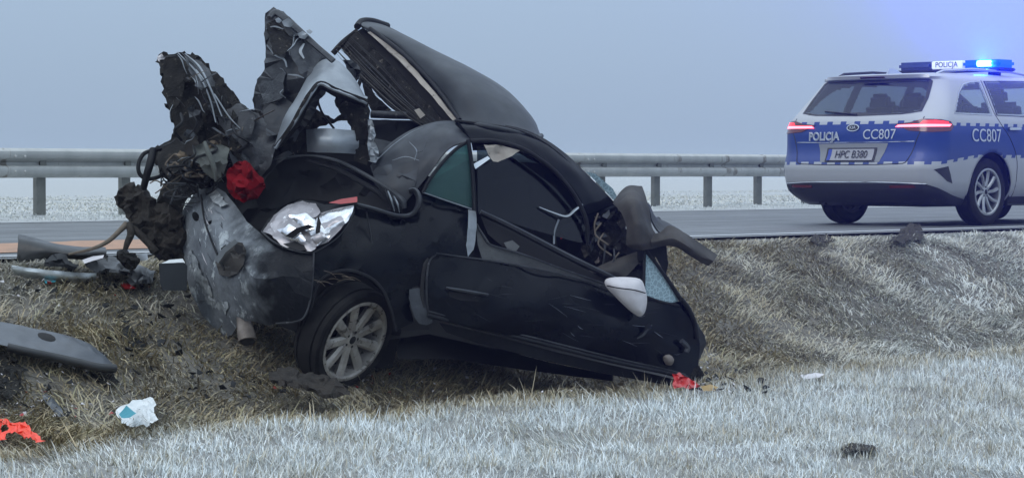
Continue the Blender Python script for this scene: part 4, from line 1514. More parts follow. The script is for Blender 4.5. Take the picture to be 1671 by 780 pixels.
    inner = [([(429, 377), (446, 353), (470, 335), (494, 328), (514, 332), (524, 346), (500, 366), (474, 384), (448, 388)], [(429, 377, 13.585), (506, 335, 13.62), (474, 384, 13.44)], M_lampgrey),
             ([(444, 386), (470, 384), (500, 392), (516, 404), (508, 410), (486, 409), (462, 403)], [(444, 386, 13.47), (514, 406, 13.355), (470, 400, 13.41)], M_lampgrey),
             ([(514, 354), (546, 342), (577, 335), (573, 352), (556, 374), (536, 392), (518, 400), (512, 380)], [(514, 354, 13.50), (577, 335, 13.43), (518, 400, 13.365)], M_reflect),
             ([(470, 352), (500, 346), (516, 360), (520, 380), (508, 384), (490, 368)], [(470, 352, 13.47), (516, 360, 13.42), (508, 384, 13.39)], M_reflect),
             ([(452, 374), (470, 366), (488, 374), (500, 392), (486, 396), (468, 390)], [(452, 374, 13.46), (488, 372, 13.40), (486, 396, 13.38)], M_reflect),
             ([(524, 366), (556, 352), (560, 358), (530, 374)], [(524, 366, 13.37), (560, 354, 13.36), (530, 374, 13.35)], M_lampgrey),
             ([(506, 388), (524, 378), (532, 386), (516, 400)], [(506, 388, 13.35), (532, 384, 13.33), (516, 400, 13.33)], M_lampgrey)]
    for pl, dd, mt in inner:
        plate("reflector_piece", pl, dd, tl, mt, res=5, thick=.006, cr=(.009, 6), smooth=60, edge_wob=1, bulge=.010, bulge_r=10, fine=.2)
    for pl, dd in (([(466, 385), (482, 373), (503, 366), (513, 371), (494, 377), (477, 389)], 13.37), ([(519, 350), (524, 364), (519, 398), (515, 378)], 13.375)):
        plate("lamp_crack", pl, [(pl[0][0], pl[0][1], dd), (pl[1][0], pl[1][1], dd - .01), (pl[2][0], pl[2][1] + 1, dd - .01)], tl, M_void, res=4, thick=.008)
    plate("red_lens", [(536, 331), (556, 325), (583, 321), (583, 330), (556, 333)], [(536, 331, 13.56), (583, 325, 13.50), (556, 333, 13.52)], tl, M_lens, res=6, thick=.012)
    tube("lamp_rim", [(427, 378, 13.56), (446, 394, 13.46), (476, 408, 13.38), (508, 412, 13.36), (532, 401, 13.36), (558, 380, 13.38), (578, 346, 13.42)], .004, tl, M_steel, sides=6)
    plate("lamp_gap", [(462, 398), (482, 394), (506, 404), (500, 409), (478, 407)], [(462, 398, 13.42), (506, 406, 13.355), (484, 408, 13.375)], tl, M_void, res=6, thick=.01)
    # ---------- C-pillar skin and quarter glass
    cp = patch("rear_pillar", [flank([(604, 270, .42), (630, 240, .42), (668, 214, .40), (710, 199, .38), (745, 198, .34)]),
                               flank([(612, 290, .28), (645, 256, .26), (684, 228, .26), (722, 210, .24), (757, 210, .22)]),
                               flank([(634, 312, .16), (668, 282, .15), (700, 250, .14), (730, 228, .13), (764, 222, .14)]),
                               flank([(662, 330, .11), (684, 304, .10), (708, 272, .10), (734, 242, .09), (768, 228, .10)])], R, M_paintd, nu=4, nv=4, cr=(.014, 5), smooth=50)
    for pts in ([(612, 264, .30), (640, 238, .30), (668, 218, .30), (690, 208, .28)], [(668, 232, .24), (680, 246, .20), (676, 262, .17)], [(640, 262, .22), (662, 256, .20), (684, 262, .15)], [(676, 250, .18), (690, 246, .18), (696, 232, .20)]):
        tube("torn_edge", flank([(x, y, d - .03) for x, y, d in pts]), [.002, .005, .004, .002], cp, random.choice([M_bright, M_steel]), sides=5, flat=.5)
    plate("inner_wing", [(608, 272), (660, 266), (684, 270), (676, 306), (660, 330), (632, 318), (612, 300)], flank([(608, 272, .34), (684, 270, .16), (650, 320, .14), (632, 290, .22)]), cp, M_paintd, res=9, thick=.012, cr=(.03, 6))
    qg = plate("quarter_window", [(764, 233), (771, 280), (772, 340), (730, 326), (690, 313), (706, 286), (730, 258), (748, 240)], flank([(764, 233, .10), (772, 340, .085), (690, 313, .085), (740, 290, .08)]), R, M_green, res=14, thick=.005, smooth=60)
    tube("window_frame", flank([(690, 314, .07), (706, 286, .07), (730, 257, .08), (750, 239, .09), (766, 231, .09)]), .010, qg, M_trim, sides=6)
    tube("window_frame", flank([(690, 314, .07), (730, 328, .07), (772, 342, .07)]), .008, qg, M_bright, sides=6, flat=.5)
    tube("window_frame", flank([(764, 228, .08), (771, 280, .07), (774, 345, .06), (772, 400, .04)]), [.018, .018, .02, .016], qg, M_trim, sides=8, flat=.7)
    plate("door_pillar", [(764, 342), (776, 345), (778, 372), (772, 408), (764, 420), (760, 400), (764, 370)], flank([(764, 345, .03), (776, 345, .03), (768, 418, .02)]), R, M_bright, res=7, thick=.02, cr=(.012, 10))
    # ---------- roof rail and screen pillar
    rr = patch("roof_rail", [flank([(744, 196, .22), (790, 200, .20), (838, 207, .18), (880, 222, .18), (922, 250, .20), (962, 288, .24), (1002, 330, .3), (1008, 345, .32)]),
                             flank([(757, 210, .14), (800, 212, .12), (846, 222, .11), (884, 240, .11), (922, 268, .13), (956, 304, .17), (985, 345, .22), (990, 360, .24)]),
                             flank([(768, 228, .10), (806, 226, .08), (846, 236, .07), (880, 254, .07), (912, 280, .09), (942, 316, .12), (960, 354, .15), (964, 376, .17)])], R, M_paint, nu=4, nv=5, thick=.03, cr=(.006, 5), smooth=60)
    tube("door_seal", flank([(768, 230, .09), (806, 230, .07), (846, 240, .06), (878, 258, .06), (910, 284, .08), (938, 320, .11), (956, 358, .14), (960, 400, .16)]), .013, rr, M_trim, sides=8)
    tube("roof_gutter", flank([(742, 197, .20), (790, 203, .17), (838, 211, .15), (878, 227, .15), (918, 256, .17), (952, 292, .21)]), .008, rr, M_trim, sides=6)
    # pale sliver of screen glass above the pillar
    plate("screen_sliver", [(956, 280), (972, 284), (1000, 308), (1012, 330), (1004, 330), (984, 308)], [(956, 280, 14.5), (1012, 330, 14.6), (990, 300, 14.55)], R, M_crackg, res=8, thick=.006)
    plate("cantrail", [(766, 222), (810, 220), (850, 228), (890, 254), (880, 268), (846, 250), (806, 244), (772, 246)], flank([(766, 224, .36), (890, 258, .34), (806, 240, .34)]), R, M_dkin, res=9, thick=.04, cr=(.01, 8))
    # door glass, headliner rag, white bits inside
    plate("door_window", [(778, 236), (830, 238), (876, 260), (908, 286), (936, 322), (954, 360), (958, 398), (930, 392), (860, 372), (780, 346)],
          flank([(778, 236, .16), (954, 360, .20), (780, 346, .12), (930, 392, .16)]), R, M_dglass, res=16, thick=.005, smooth=60)
    plate("headliner_rag", [(790, 236), (822, 238), (848, 246), (836, 254), (812, 266), (804, 264), (796, 252)], flank([(790, 236, .08), (848, 246, .06), (812, 266, .06)]), R, M_lining, res=6, thick=.01, cr=(.015, 12))
    plate("trim_strip", [(772, 268), (796, 255), (800, 259), (776, 276)], flank([(772, 270, .09), (800, 257, .07), (776, 276, .08)]), R, M_shine, res=6, thick=.01)
    tube("airbag_strap", flank([(880, 338, .15), (900, 346, .14), (924, 353, .13), (938, 343, .13), (950, 334, .14)]), [.006, .010, .014, .016, .010], R, M_shine, sides=6, flat=.5)
    tube("belt", flank([(912, 358, .16), (905, 378, .16), (904, 398, .15)]), .006, R, M_bright, sides=6)
    plate("belt_buckle", [(913, 382), (918, 379), (920, 387), (915, 391)], flank([(912, 380, .18), (922, 388, .18), (914, 394, .17)]), R, M_lens, res=5, thick=.02)
    # ---------- roof, peeled upwards
    rf = patch("roof_panel", [[(598, 50, 14.95), (640, 78, 14.75), (690, 122, 14.4), (728, 168, 14.15), (752, 200, 13.95)],
                              [(590, 40, 15.0), (652, 68, 14.72), (718, 112, 14.3), (764, 156, 14.05), (792, 203, 13.88)],
                              [(598, 34, 15.15), (668, 62, 14.80), (748, 110, 14.38), (806, 158, 14.10), (838, 213, 13.92)],
                              [(614, 36, 15.3), (700, 78, 15.0), (790, 124, 14.6), (848, 172, 14.28), (872, 224, 14.02)],
                              [(632, 42, 15.5), (720, 88, 15.3), (812, 136, 14.9), (866, 188, 14.5), (883, 222, 14.20)]], R, M_roofp, nu=7, nv=6, thick=.02, cr=(.008, 3), smooth=60)
    tube("roof_edge", [(583, 44, 15.0), (590, 36, 15.1), (606, 35, 15.2), (632, 43, 15.4)], .022, rf, M_trim)
    tube("roof_lip", [(752, 200, 13.93), (790, 206, 13.86), (836, 215, 13.90), (872, 226, 14.0), (883, 222, 14.18)], .016, rf, M_roofp)
    patch("roof_underside", [[(578, 54, 15.05), (628, 102, 14.78), (678, 154, 14.5), (726, 202, 14.2)], [(592, 46, 15.1), (650, 84, 14.85), (704, 134, 14.55), (752, 194, 14.22)]], rf, M_void, nu=6, nv=4, thick=.01)
    ln = patch("roof_lining", [[(600, 54, 14.90), (648, 96, 14.62), (694, 145, 14.32), (738, 196, 14.02)], [(606, 52, 14.88), (660, 96, 14.60), (702, 142, 14.30), (744, 194, 14.0)]], rf, M_lining, nu=6, nv=3, thick=.012, cr=(.012, 10))
    tube("roof_seal", [(604, 47, 14.90), (660, 90, 14.60), (708, 138, 14.28), (750, 196, 13.95)], .013, rf, M_trim)
    fr = patch("roof_frame", [[(582, 52, 14.95), (630, 100, 14.66), (680, 152, 14.38), (728, 200, 14.08)], [(566, 66, 14.98), (612, 118, 14.70), (662, 170, 14.42), (708, 206, 14.12)],
                              [(556, 78, 15.0), (598, 134, 14.74), (640, 178, 14.5), (690, 204, 14.2)]], R, M_under, nu=7, nv=5, thick=.03, cr=(.02, 9), smooth=35)
    for k in range(16):
        o = random.uniform(0, 30); q = random.uniform(-2, 2); r = random.uniform(.0015, .0045)
        tube("frame_rib", [(574 - o, 60 + o * .8 + q, 14.94 + random.uniform(-.01, .01)), (622 - o, 108 + o * .9 - q, 14.645), (672 - o, 160 + o * .6 + q, 14.365), (716 - o * .9, 201 + o * .3, 14.065)], [r * .4, r, r * .8, r * .3], fr, random.choice([M_steel, M_trim, M_under, M_plas]), sides=5)
    tube("roof_strut", [(543, 88, 15.0), (560, 70, 15.0), (584, 50, 15.0)], [.03, .032, .028], R, M_under, flat=.6)
    plate("trim_tag", [(676, 180), (684, 177), (694, 188), (686, 194)], [(684, 184, 14.15)], fr, M_lining, res=5, thick=.012)
    tube("cross_bar", [(606, 187, 14.45), (640, 188, 14.42), (690, 190, 14.35)], [.026, .028, .024], R, M_steel, flat=.9, sides=8)
    # ragged hanging lining behind the peeled roof, sky showing between
    plate("torn_lining", [(572, 92), (584, 100), (600, 130), (612, 156), (640, 182), (610, 186), (600, 168), (592, 140), (580, 112)], [(572, 92, 14.9), (640, 182, 14.6), (600, 150, 14.75)], R, M_under, res=7, thick=.03, cr=(.03, 9))
    tube("wiring", [(592, 118, 14.8), (585, 140, 14.75), (578, 155, 14.7)], .012, R, M_trim, sides=6)
    plate("hinge_rag", [(560, 96), (575, 98), (586, 110), (588, 126), (578, 138), (566, 120)], [(560, 96, 14.3), (588, 126, 14.35), (566, 120, 14.3)], R, M_steel, res=6, thick=.02, cr=(.03, 14))
    plate("parcel_shelf", [(600, 194), (690, 198), (700, 206), (664, 222), (636, 240), (610, 262), (602, 250)], [(600, 194, 14.6), (700, 206, 14.4), (610, 262, 14.3)], R, M_dkin, res=10, thick=.03, cr=(.03, 6))
    plate("shelf_edge", [(612, 226), (640, 232), (648, 238), (622, 262), (612, 264), (606, 246)], [(612, 226, 14.22), (648, 238, 14.18), (614, 262, 14.12)], R, M_steel, res=7, thick=.01, cr=(.012, 9))
    # ---------- torn rear end
    tw = plate("torn_tower", [(434, 24), (446, 15), (458, 18), (476, 34), (500, 56), (526, 80), (546, 98), (540, 130), (520, 170), (500, 205), (476, 235), (450, 246), (430, 238), (418, 200), (413, 165), (416, 140), (430, 112), (433, 80), (431, 50)],
               [(440, 25, 14.35), (546, 98, 14.2), (500, 205, 14.05), (430, 230, 14.15), (415, 150, 14.25), (470, 120, 14.05)], R, M_steel, res=6, ires=32, jag=.045, thick=.012, cr=(.012, 4), smooth=12, edge_wob=2)
    tube("tower_fold", [(440, 30, 14.25), (452, 22, 14.28), (480, 44, 14.18), (516, 76, 14.10), (544, 100, 14.06)], [.02, .03, .026, .02, .02], tw, M_steel, flat=.7)
    for pts in ([(436, 74, 14.12), (450, 90, 14.06), (464, 98, 14.02), (468, 110, 14.0)], [(470, 122, 13.99), (486, 124, 13.98), (496, 128, 13.98)], [(496, 72, 14.1), (490, 84, 14.06), (496, 96, 14.04)], [(434, 48, 14.22), (448, 44, 14.2), (462, 48, 14.16)], [(462, 146, 14.0), (458, 154, 14.0), (466, 160, 13.99)]):
        tube("bent_flange", pts, [.006, .012, .009, .005], tw, M_bright, sides=5, flat=.5)
    for (x, y, s) in ((470, 38, 10), (494, 58, 9), (455, 34, 6), (505, 52, 5)):
        plate("bare_patch", [(x - s, y - s * .3), (x, y - s * .8), (x + s, y), (x + s * .4, y + s * .7), (x - s * .6, y + s * .5)], [(x, y, 14.1)], tw, M_bright, res=4, thick=.03, cr=(.01, 20))
    # arched panel
    ar = patch("arched_panel", [[(446, 240, 13.92), (462, 196, 13.92), (484, 158, 13.95), (506, 118, 14.05), (528, 98, 14.15), (552, 100, 14.15), (578, 128, 14.1), (596, 160, 14.05)],
                                [(448, 242, 13.84), (470, 202, 13.82), (490, 166, 13.82), (510, 136, 13.88), (528, 118, 13.95), (550, 122, 13.95), (576, 144, 13.92), (598, 164, 13.92)],
                                [(452, 242, 13.86), (478, 206, 13.80), (496, 172, 13.78), (512, 148, 13.80), (524, 138, 13.84), (546, 148, 13.84), (574, 158, 13.84), (600, 168, 13.88)]],
               R, M_bright, nu=4, nv=5, thick=.012, cr=(.012, 5), smooth=45)
    patch("arch_lip", [[(452, 242, 13.86), (478, 206, 13.80), (496, 172, 13.78), (512, 148, 13.80), (524, 138, 13.84), (546, 148, 13.84), (574, 158, 13.84), (600, 168, 13.88)],
                       [(460, 240, 14.0), (488, 206, 14.0), (504, 176, 14.0), (516, 156, 14.02), (526, 148, 14.05), (546, 158, 14.05), (570, 170, 14.05), (594, 180, 14.05)]], ar, M_under, nu=4, nv=3, thick=.02, cr=(.01, 7))
    # dark legs of the arch with sky between
    plate("arch_leg", [(448, 236), (470, 222), (490, 186), (504, 172), (512, 182), (506, 200), (500, 225), (498, 252), (440, 258)], [(448, 236, 14.1), (504, 172, 14.1), (498, 252, 14.05)], R, M_under, res=8, thick=.06, bulge=.02, cr=(.03, 7), edge_wob=1.5)
    plate("arch_leg", [(548, 150), (576, 160), (600, 168), (604, 200), (606, 250), (600, 268), (578, 262), (574, 215), (562, 195), (546, 172)], [(560, 160, 14.0), (604, 200, 13.98), (590, 260, 13.95)], R, M_under, res=8, thick=.06, bulge=.02, cr=(.03, 7), edge_wob=1.5)
    plate("ragged_bar", [(500, 184), (516, 180), (532, 186), (546, 194), (560, 184), (572, 186), (574, 198), (556, 196), (544, 202), (528, 206), (512, 212), (500, 214)], [(500, 190, 14.3), (572, 190, 14.3), (530, 205, 14.3)], R, M_mud, res=5, thick=.04, cr=(.03, 12), edge_wob=2)
    tube("bent_rod", [(518, 164, 14.2), (522, 176, 14.2), (528, 188, 14.2), (545, 210, 14.15)], .007, R, M_trim, sides=5)
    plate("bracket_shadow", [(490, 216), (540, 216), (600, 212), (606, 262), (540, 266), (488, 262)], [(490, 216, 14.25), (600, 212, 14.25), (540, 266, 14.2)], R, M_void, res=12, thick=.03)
    # pale box-shaped bracket
    patch("pale_bracket", [[(500, 212, 14.02), (520, 210, 13.94), (552, 211, 13.92), (586, 214, 13.98)], [(500, 228, 14.0), (520, 228, 13.90), (552, 230, 13.88), (586, 230, 13.95)], [(501, 248, 14.0), (520, 249, 13.92), (552, 250, 13.90), (586, 252, 13.97)]], R, M_bright, nu=6, nv=4, thick=.08, cr=(.006, 12), smooth=40)
    # crumpled silver post beside the arch
    plate("crumpled_strut", [(600, 196), (608, 198), (612, 230), (618, 256), (612, 268), (602, 262), (598, 230)], [(600, 196, 13.95), (618, 256, 13.86), (602, 262, 13.88)], R, M_bright, res=5, thick=.03, cr=(.03, 18), smooth=22)
    # boot rim: flange strips running down to the right
    br = tube("boot_rim", [(446, 262, 14.0), (500, 254, 13.92), (548, 262, 13.84), (590, 282, 13.74), (630, 306, 13.66), (656, 326, 13.62), (660, 340, 13.62)], [.010, .014, .016, .018, .02, .024, .018], R, M_steel, flat=.6)
    tube("rim_seal", [(500, 262, 13.93), (548, 276, 13.84), (590, 298, 13.74), (622, 318, 13.68), (644, 342, 13.66)], [.012, .016, .018, .02, .014], br, M_trim, flat=.8)
    for k in range(5):
        tube("rim_rag", [(628 + k * 5, 308 + k * 4, 13.62), (634 + k * 5, 324 + k * 3, 13.60), (640 + k * 4, 344 + k, 13.62)], [.006, .008, .004], br, M_bright if k % 2 else M_trim, sides=5, flat=.6)
    plate("boot_side", [(432, 262), (470, 254), (520, 262), (560, 275), (600, 300), (640, 325), (640, 344), (580, 336), (540, 330), (490, 324), (450, 340), (424, 350), (418, 320)],
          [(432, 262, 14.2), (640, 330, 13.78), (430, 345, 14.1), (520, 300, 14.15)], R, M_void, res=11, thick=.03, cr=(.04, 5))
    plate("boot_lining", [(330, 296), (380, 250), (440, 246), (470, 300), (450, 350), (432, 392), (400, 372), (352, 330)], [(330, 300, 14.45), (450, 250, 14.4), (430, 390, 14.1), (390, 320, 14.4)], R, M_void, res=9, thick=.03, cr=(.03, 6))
    plate("bent_flange_plate", [(404, 306), (428, 274), (452, 254), (470, 246), (478, 252), (452, 268), (436, 288), (424, 312), (414, 332)], [(404, 306, 14.0), (470, 248, 13.98), (424, 310, 13.93)], R, M_steel, res=6, thick=.012, cr=(.015, 9))
    TOWER = [(258, 100), (280, 90), (320, 96), (345, 125), (370, 150), (400, 182), (430, 200), (430, 250), (400, 270), (340, 300), (280, 290), (262, 262), (284, 222), (270, 160)]
    # left tower: shredded, mud-caked bodywork
    lt = plate("shredded_tower", [(253, 94), (264, 84), (276, 88), (282, 86), (300, 84), (316, 88), (330, 96), (342, 112), (366, 128), (372, 146), (386, 152), (394, 166), (406, 178), (424, 186), (440, 240), (430, 262), (400, 276), (374, 296),
                                  (340, 306), (310, 312), (276, 300), (262, 280), (248, 262), (252, 244), (280, 222), (276, 192), (266, 150), (264, 122)],
               [(255, 90, 14.5), (330, 96, 14.4), (430, 240, 14.1), (270, 290, 14.3), (270, 150, 14.45), (340, 200, 14.15), (360, 270, 14.1)], R, M_under, res=6, ires=26, jag=.05, thick=.02, bulge=.03, back=.10, bulge_r=50, cr=(.03, 5), smooth=14, edge_wob=4)
    for k, (a, b, c, d) in enumerate([((290, 86), (322, 120), (342, 160), (352, 200)), ((296, 86), (330, 122), (352, 166), (370, 204)), ((302, 88), (326, 110), (346, 150), (362, 190)), ((318, 110), (330, 150), (348, 186), (356, 204)), ((300, 90), (340, 140), (372, 188), (392, 210))]):
        tube("torn_fibre", [(a[0], a[1], 14.28), (b[0], b[1], 14.12), (c[0], c[1], 14.02), (d[0], d[1], 13.98)], [.005, .008, .006, .004], lt, M_steel if k % 2 else M_bright, sides=5, flat=.5)
    for k in range(18):
        x = random.uniform(268, 410); y = random.uniform(130, 300)
        if (x > 350 and y < 190) or x < 276 + max(0, 200 - y) * .0 or not inside(np.array([(x - 9, y), (x + 9, y)]), TOWER).all(): continue
        a = random.uniform(0, 6.28); s = random.uniform(5, 15)
        dpt = 14.06 + random.uniform(-.06, .04)
        pl = [(x + s * math.cos(a + t) * random.uniform(.6, 1.1), y + s * .8 * math.sin(a + t) * random.uniform(.6, 1.1)) for t in (0, 1.3, 2.5, 3.9, 5.1)]
        plate("torn_scrap", pl, [(x - s, y, dpt + random.uniform(-.04, .04)), (x + s, y, dpt + random.uniform(-.04, .04)), (x, y + s, dpt + random.uniform(-.05, .03))], lt,
              random.choice([M_under, M_steel, M_under, M_mud, M_paintd]), res=5, thick=.012, cr=(.025, 14), smooth=22)
    sheets = [  # outline, depths, material
        ([(262, 96), (290, 90), (304, 120), (298, 160), (280, 186), (270, 150)], (14.36, 14.24, 14.16), M_under),
        ([(300, 92), (328, 100), (350, 130), (352, 160), (330, 150), (312, 124)], (14.20, 14.30, 14.05), M_steel),
        ([(330, 146), (368, 134), (388, 160), (380, 196), (352, 190)], (14.02, 14.22, 14.10), M_under),
        ([(276, 176), (316, 158), (336, 186), (320, 226), (290, 232)], (14.28, 14.02, 14.14), M_under),
        ([(352, 186), (392, 168), (420, 190), (410, 224), (372, 226)], (14.12, 14.0, 13.96), M_steel),
        ([(256, 246), (290, 226), (312, 240), (306, 270), (280, 290), (258, 270)], (14.3, 14.1, 14.02), M_under),
        ([(370, 214), (404, 206), (424, 236), (416, 276), (390, 286), (374, 252)], (13.99, 14.08, 13.90), M_steel),
        ([(300, 236), (318, 222), (332, 240), (326, 274), (306, 282)], (14.06, 13.98, 14.04), M_plas),
        ([(434, 40), (462, 26), (484, 48), (474, 84), (446, 92)], (14.22, 14.30, 14.06), M_under),
        ([(470, 84), (492, 58), (526, 88), (520, 112), (490, 122)], (14.02, 14.18, 14.10), M_steel),
        ([(420, 140), (446, 104), (466, 118), (460, 160), (432, 176)], (14.22, 14.06, 14.0), M_steel),
        ([(426, 172), (462, 156), (480, 172), (462, 214), (436, 226)], (14.08, 14.0, 13.94), M_paintd)]
    for pl, dd, mt in sheets:
        c = np.mean(pl, axis=0)
        sh = plate("folded_sheet", pl, [(pl[0][0], pl[0][1], dd[0]), (pl[2][0], pl[2][1], dd[1]), (pl[-2][0], pl[-2][1], dd[2])], lt, mt, res=6, ires=28, jag=.012, thick=.006, smooth=14, edge_wob=2, cr=(.010, 6))
        for k in random.sample(range(len(pl)), 2):
            a, b = pl[k], pl[(k + 1) % len(pl)]
            f = tps([(pl[0][0], pl[0][1], dd[0]), (pl[2][0], pl[2][1], dd[1]), (pl[-2][0], pl[-2][1], dd[2])])
            q = [(a[0] + (b[0] - a[0]) * t + random.uniform(-2, 2), a[1] + (b[1] - a[1]) * t + random.uniform(-2, 2)) for t in (0, .35, .7, 1)]
            yy = f(np.array(q))
            tube("torn_edge", [(q[i][0], q[i][1], yy[i] - .012) for i in range(4)], [.001, .0045, .003, .001], lt, random.choice([M_bright, M_steel, M_bright]), sides=5, n=4)  # torn edges in paler steel, doubling as painted edge highlights
    for k in range(16):
        x = random.uniform(262, 400); y = random.uniform(120, 300)
        if not inside(np.array([(x - 4, y), (x + 4, y)]), TOWER).all(): continue
        L = random.uniform(10, 34); a = random.uniform(-.6, 1.9)
        tube("hanging_fibre", [(x, y, 13.98), (x + L * .5 * math.cos(a) + random.uniform(-4, 4), y + L * .5 * math.sin(a), 13.94), (x + L * math.cos(a), y + L * math.sin(a) + 3, 13.98)], [.0015, .0025, .001], lt, random.choice([M_steel, M_root, M_trim, M_bright]), sides=4, n=4)
    plate("white_scrap", [(256, 92), (264, 87), (270, 94), (264, 104), (257, 100)], [(262, 94, 14.38)], lt, M_mirror, res=4, thick=.02, cr=(.015, 20))
    plate("bent_skin", [(392, 176), (416, 182), (440, 200), (452, 236), (444, 262), (420, 300), (404, 312), (392, 280), (380, 230)], [(392, 176, 14.1), (450, 236, 13.98), (404, 312, 14.0), (410, 240, 13.98)], R, M_steel, res=8, thick=.012, cr=(.03, 6), smooth=34, edge_wob=2)
    plate("hanging_rag", [(362, 226), (380, 222), (396, 240), (392, 262), (376, 250)], [(380, 240, 13.95)], R, M_under, res=6, thick=.02, cr=(.03, 12))
    M_foam = pm("torn brown foam", (.16, .12, .08), (.10, .075, .05), scale=16, rough=.95, bump=.5, bscale=60)
    for k in range(4):
        x, y = random.uniform(286, 420), random.uniform(150, 290)
        if not inside(np.array([(x - 6, y), (x + 6, y)]), TOWER).all(): continue
        s = random.uniform(4, 9)
        plate("foam_scrap", [(x + s * math.cos(t) * random.uniform(.6, 1.2), y + s * math.sin(t) * random.uniform(.6, 1.2)) for t in (0, .9, 1.8, 2.7, 3.6, 4.5, 5.4)], [(x, y, 13.96)], R, M_foam, res=4, thick=.02, bulge=.02, bulge_r=6, cr=(.02, 18), smooth=40)
    for k in range(10):
        x, y = random.uniform(280, 430), random.uniform(120, 290)
        if not inside(np.array([(x - 8, y), (x + 8, y)]), TOWER).all(): continue
        a = random.uniform(-1.2, 1.4); L = random.uniform(14, 34)
        tube("bracket", [(x, y, 13.99), (x + L * .5 * math.cos(a), y + L * .5 * math.sin(a), 13.93), (x + L * math.cos(a) + 3, y + L * math.sin(a), 13.97)], random.choice([.008, .011, .014]), R, random.choice([M_steel, M_rust, M_bright, M_paintd]), sides=4, n=2, flat=.35, smooth=20, twist=.7)
    for k in range(7):
        x, y = random.uniform(290, 400), random.uniform(180, 280)
        tube("cable", [(x, y, 13.97), (x + random.uniform(-20, 20), y + 14, 13.90), (x + random.uniform(-26, 26), y + 28, 13.90), (x + random.uniform(-30, 30), y + 44, 13.96)], random.choice([.004, .006, .009]), R, M_trim, sides=6, n=5)
    # grey cloth and mangled wire nest
    plate("torn_seat_cover", [(314, 240), (334, 232), (356, 236), (374, 244), (372, 266), (362, 282), (352, 296), (336, 284), (322, 264)], [(314, 240, 13.98), (374, 244, 13.93), (352, 296, 13.88), (345, 260, 13.88)], R, M_cloth, res=6, thick=.015, cr=(.035, 8), smooth=60)
    tube("cover_fold", [(334, 232, 13.86), (340, 250, 13.82), (350, 276, 13.82), (352, 296, 13.84)], [.01, .016, .014, .006], R, M_cloth, sides=6)
    for k in range(26):
        x, y = random.uniform(270, 345), random.uniform(262, 322)
        pts = [(x + random.uniform(-26, 26) * t, y + random.uniform(-16, 16) * t, 14.0 + random.uniform(-.08, .06)) for t in (.3, .7, 1, 1.2)]
        tube("mangled_wire", pts, random.choice([.004, .006, .008]), R, random.choice([M_root, M_trim, M_steel]), sides=5, n=5)
    plate("crushed_valance", [(266, 300), (290, 280), (320, 276), (345, 290), (330, 306), (316, 318), (298, 344), (288, 370), (270, 350), (256, 330)], [(266, 300, 14.3), (345, 290, 14.05), (288, 370, 14.3), (300, 310, 14.1)], R, M_under, res=7, thick=.04, cr=(.04, 8), smooth=26, edge_wob=2)
    # mud-clotted lower-left mass
    md = plate("mud_caked_beam", [(182, 322), (192, 306), (212, 298), (226, 304), (238, 308), (248, 322), (254, 328), (276, 336), (300, 350), (306, 400), (304, 430), (280, 438), (256, 424), (240, 402), (226, 376), (208, 356), (198, 342)],
               [(182, 322, 14.4), (250, 330, 14.3), (304, 430, 14.2), (230, 380, 14.3)], R, M_mud, res=7, thick=.04, bulge=.10, back=.15, bulge_r=45, cr=(.05, 8), smooth=28, edge_wob=3, fine=.6)
    tube("loose_hose", [(262, 244, 14.2), (248, 246, 14.15), (234, 252, 14.12), (226, 268, 14.1), (228, 284, 14.1), (240, 292, 14.12), (256, 290, 14.15), (268, 284, 14.2)], .012, R, M_trim)
    tube("hose", [(250, 244, 14.15), (246, 264, 14.1), (240, 284, 14.1), (234, 308, 14.15)], [.022, .024, .022, .02], R, M_trim)
    tube("root", [(206, 366, 14.2), (196, 376, 14.15), (176, 394, 14.05), (150, 406, 13.95), (112, 415, 13.85)], [.02, .016, .013, .01, .007], md, M_root)
    tube("root", [(210, 366, 14.2), (214, 380, 14.15), (208, 396, 14.12), (204, 408, 14.1)], [.022, .024, .02, .014], md, M_mud)
    tube("root", [(216, 372, 14.2), (236, 390, 14.15), (256, 412, 14.1)], [.02, .022, .02], md, M_mud)
    # ---------- door
    dr = plate("door", [(704, 420), (712, 415), (760, 422), (820, 430), (880, 442), (940, 456), (1000, 474), (1048, 492), (1090, 494), (1112, 490), (1124, 500), (1136, 530), (1142, 560), (1140, 590), (1136, 612), (1122, 617), (1080, 608), (1000, 590),
                        (920, 570), (840, 550), (770, 533), (716, 520), (700, 508), (697, 470), (699, 440)],
               flank([(704, 416, .03), (700, 510, .0), (860, 440, .02), (860, 500, -.07), (770, 480, -.06), (860, 556, -.01), (1000, 474, .03), (1020, 540, -.06), (1110, 492, .10), (1138, 570, .16), (1120, 615, .08), (1000, 590, -.0)]),
               R, M_paint, res=8, thick=.05, cr=(.013, 2.0), smooth=34)
    tube("rub_strip", flank([(698, 514, -.01), (770, 532, -.015), (840, 549, -.02), (920, 569, -.02), (1000, 589, -.02), (1080, 606, .02), (1120, 616, .06)]), .016, dr, M_bumpb, flat=.9)
    tube("strip_highlight", flank([(700, 508, -.015), (770, 526, -.025), (840, 543, -.03), (920, 563, -.03), (1000, 583, -.03), (1080, 601, .01), (1118, 611, .05)]), .005, dr, M_steel, sides=6)
    tube("lip_highlight", flank([(712, 413, .0), (760, 420, .0), (820, 428, -.005), (880, 440, -.005), (940, 454, .0), (1000, 472, .005)]), [.003, .005, .006, .005, .004], dr, M_steel, sides=6)  # pale bead paints a highlight along the door's top edge
    tube("lip_highlight", flank([(712, 415, .0), (702, 424, .0), (697, 445, -.01), (696, 480, -.01), (699, 508, -.01)]), [.004, .006, .006, .004], dr, M_steel, sides=6)  # the same painted highlight down the rear edge
    tube("door_gap", flank([(708, 410, .02), (698, 420, .01), (691, 445, .0), (689, 480, .0), (692, 516, .0)]), .012, dr, M_void, sides=6)
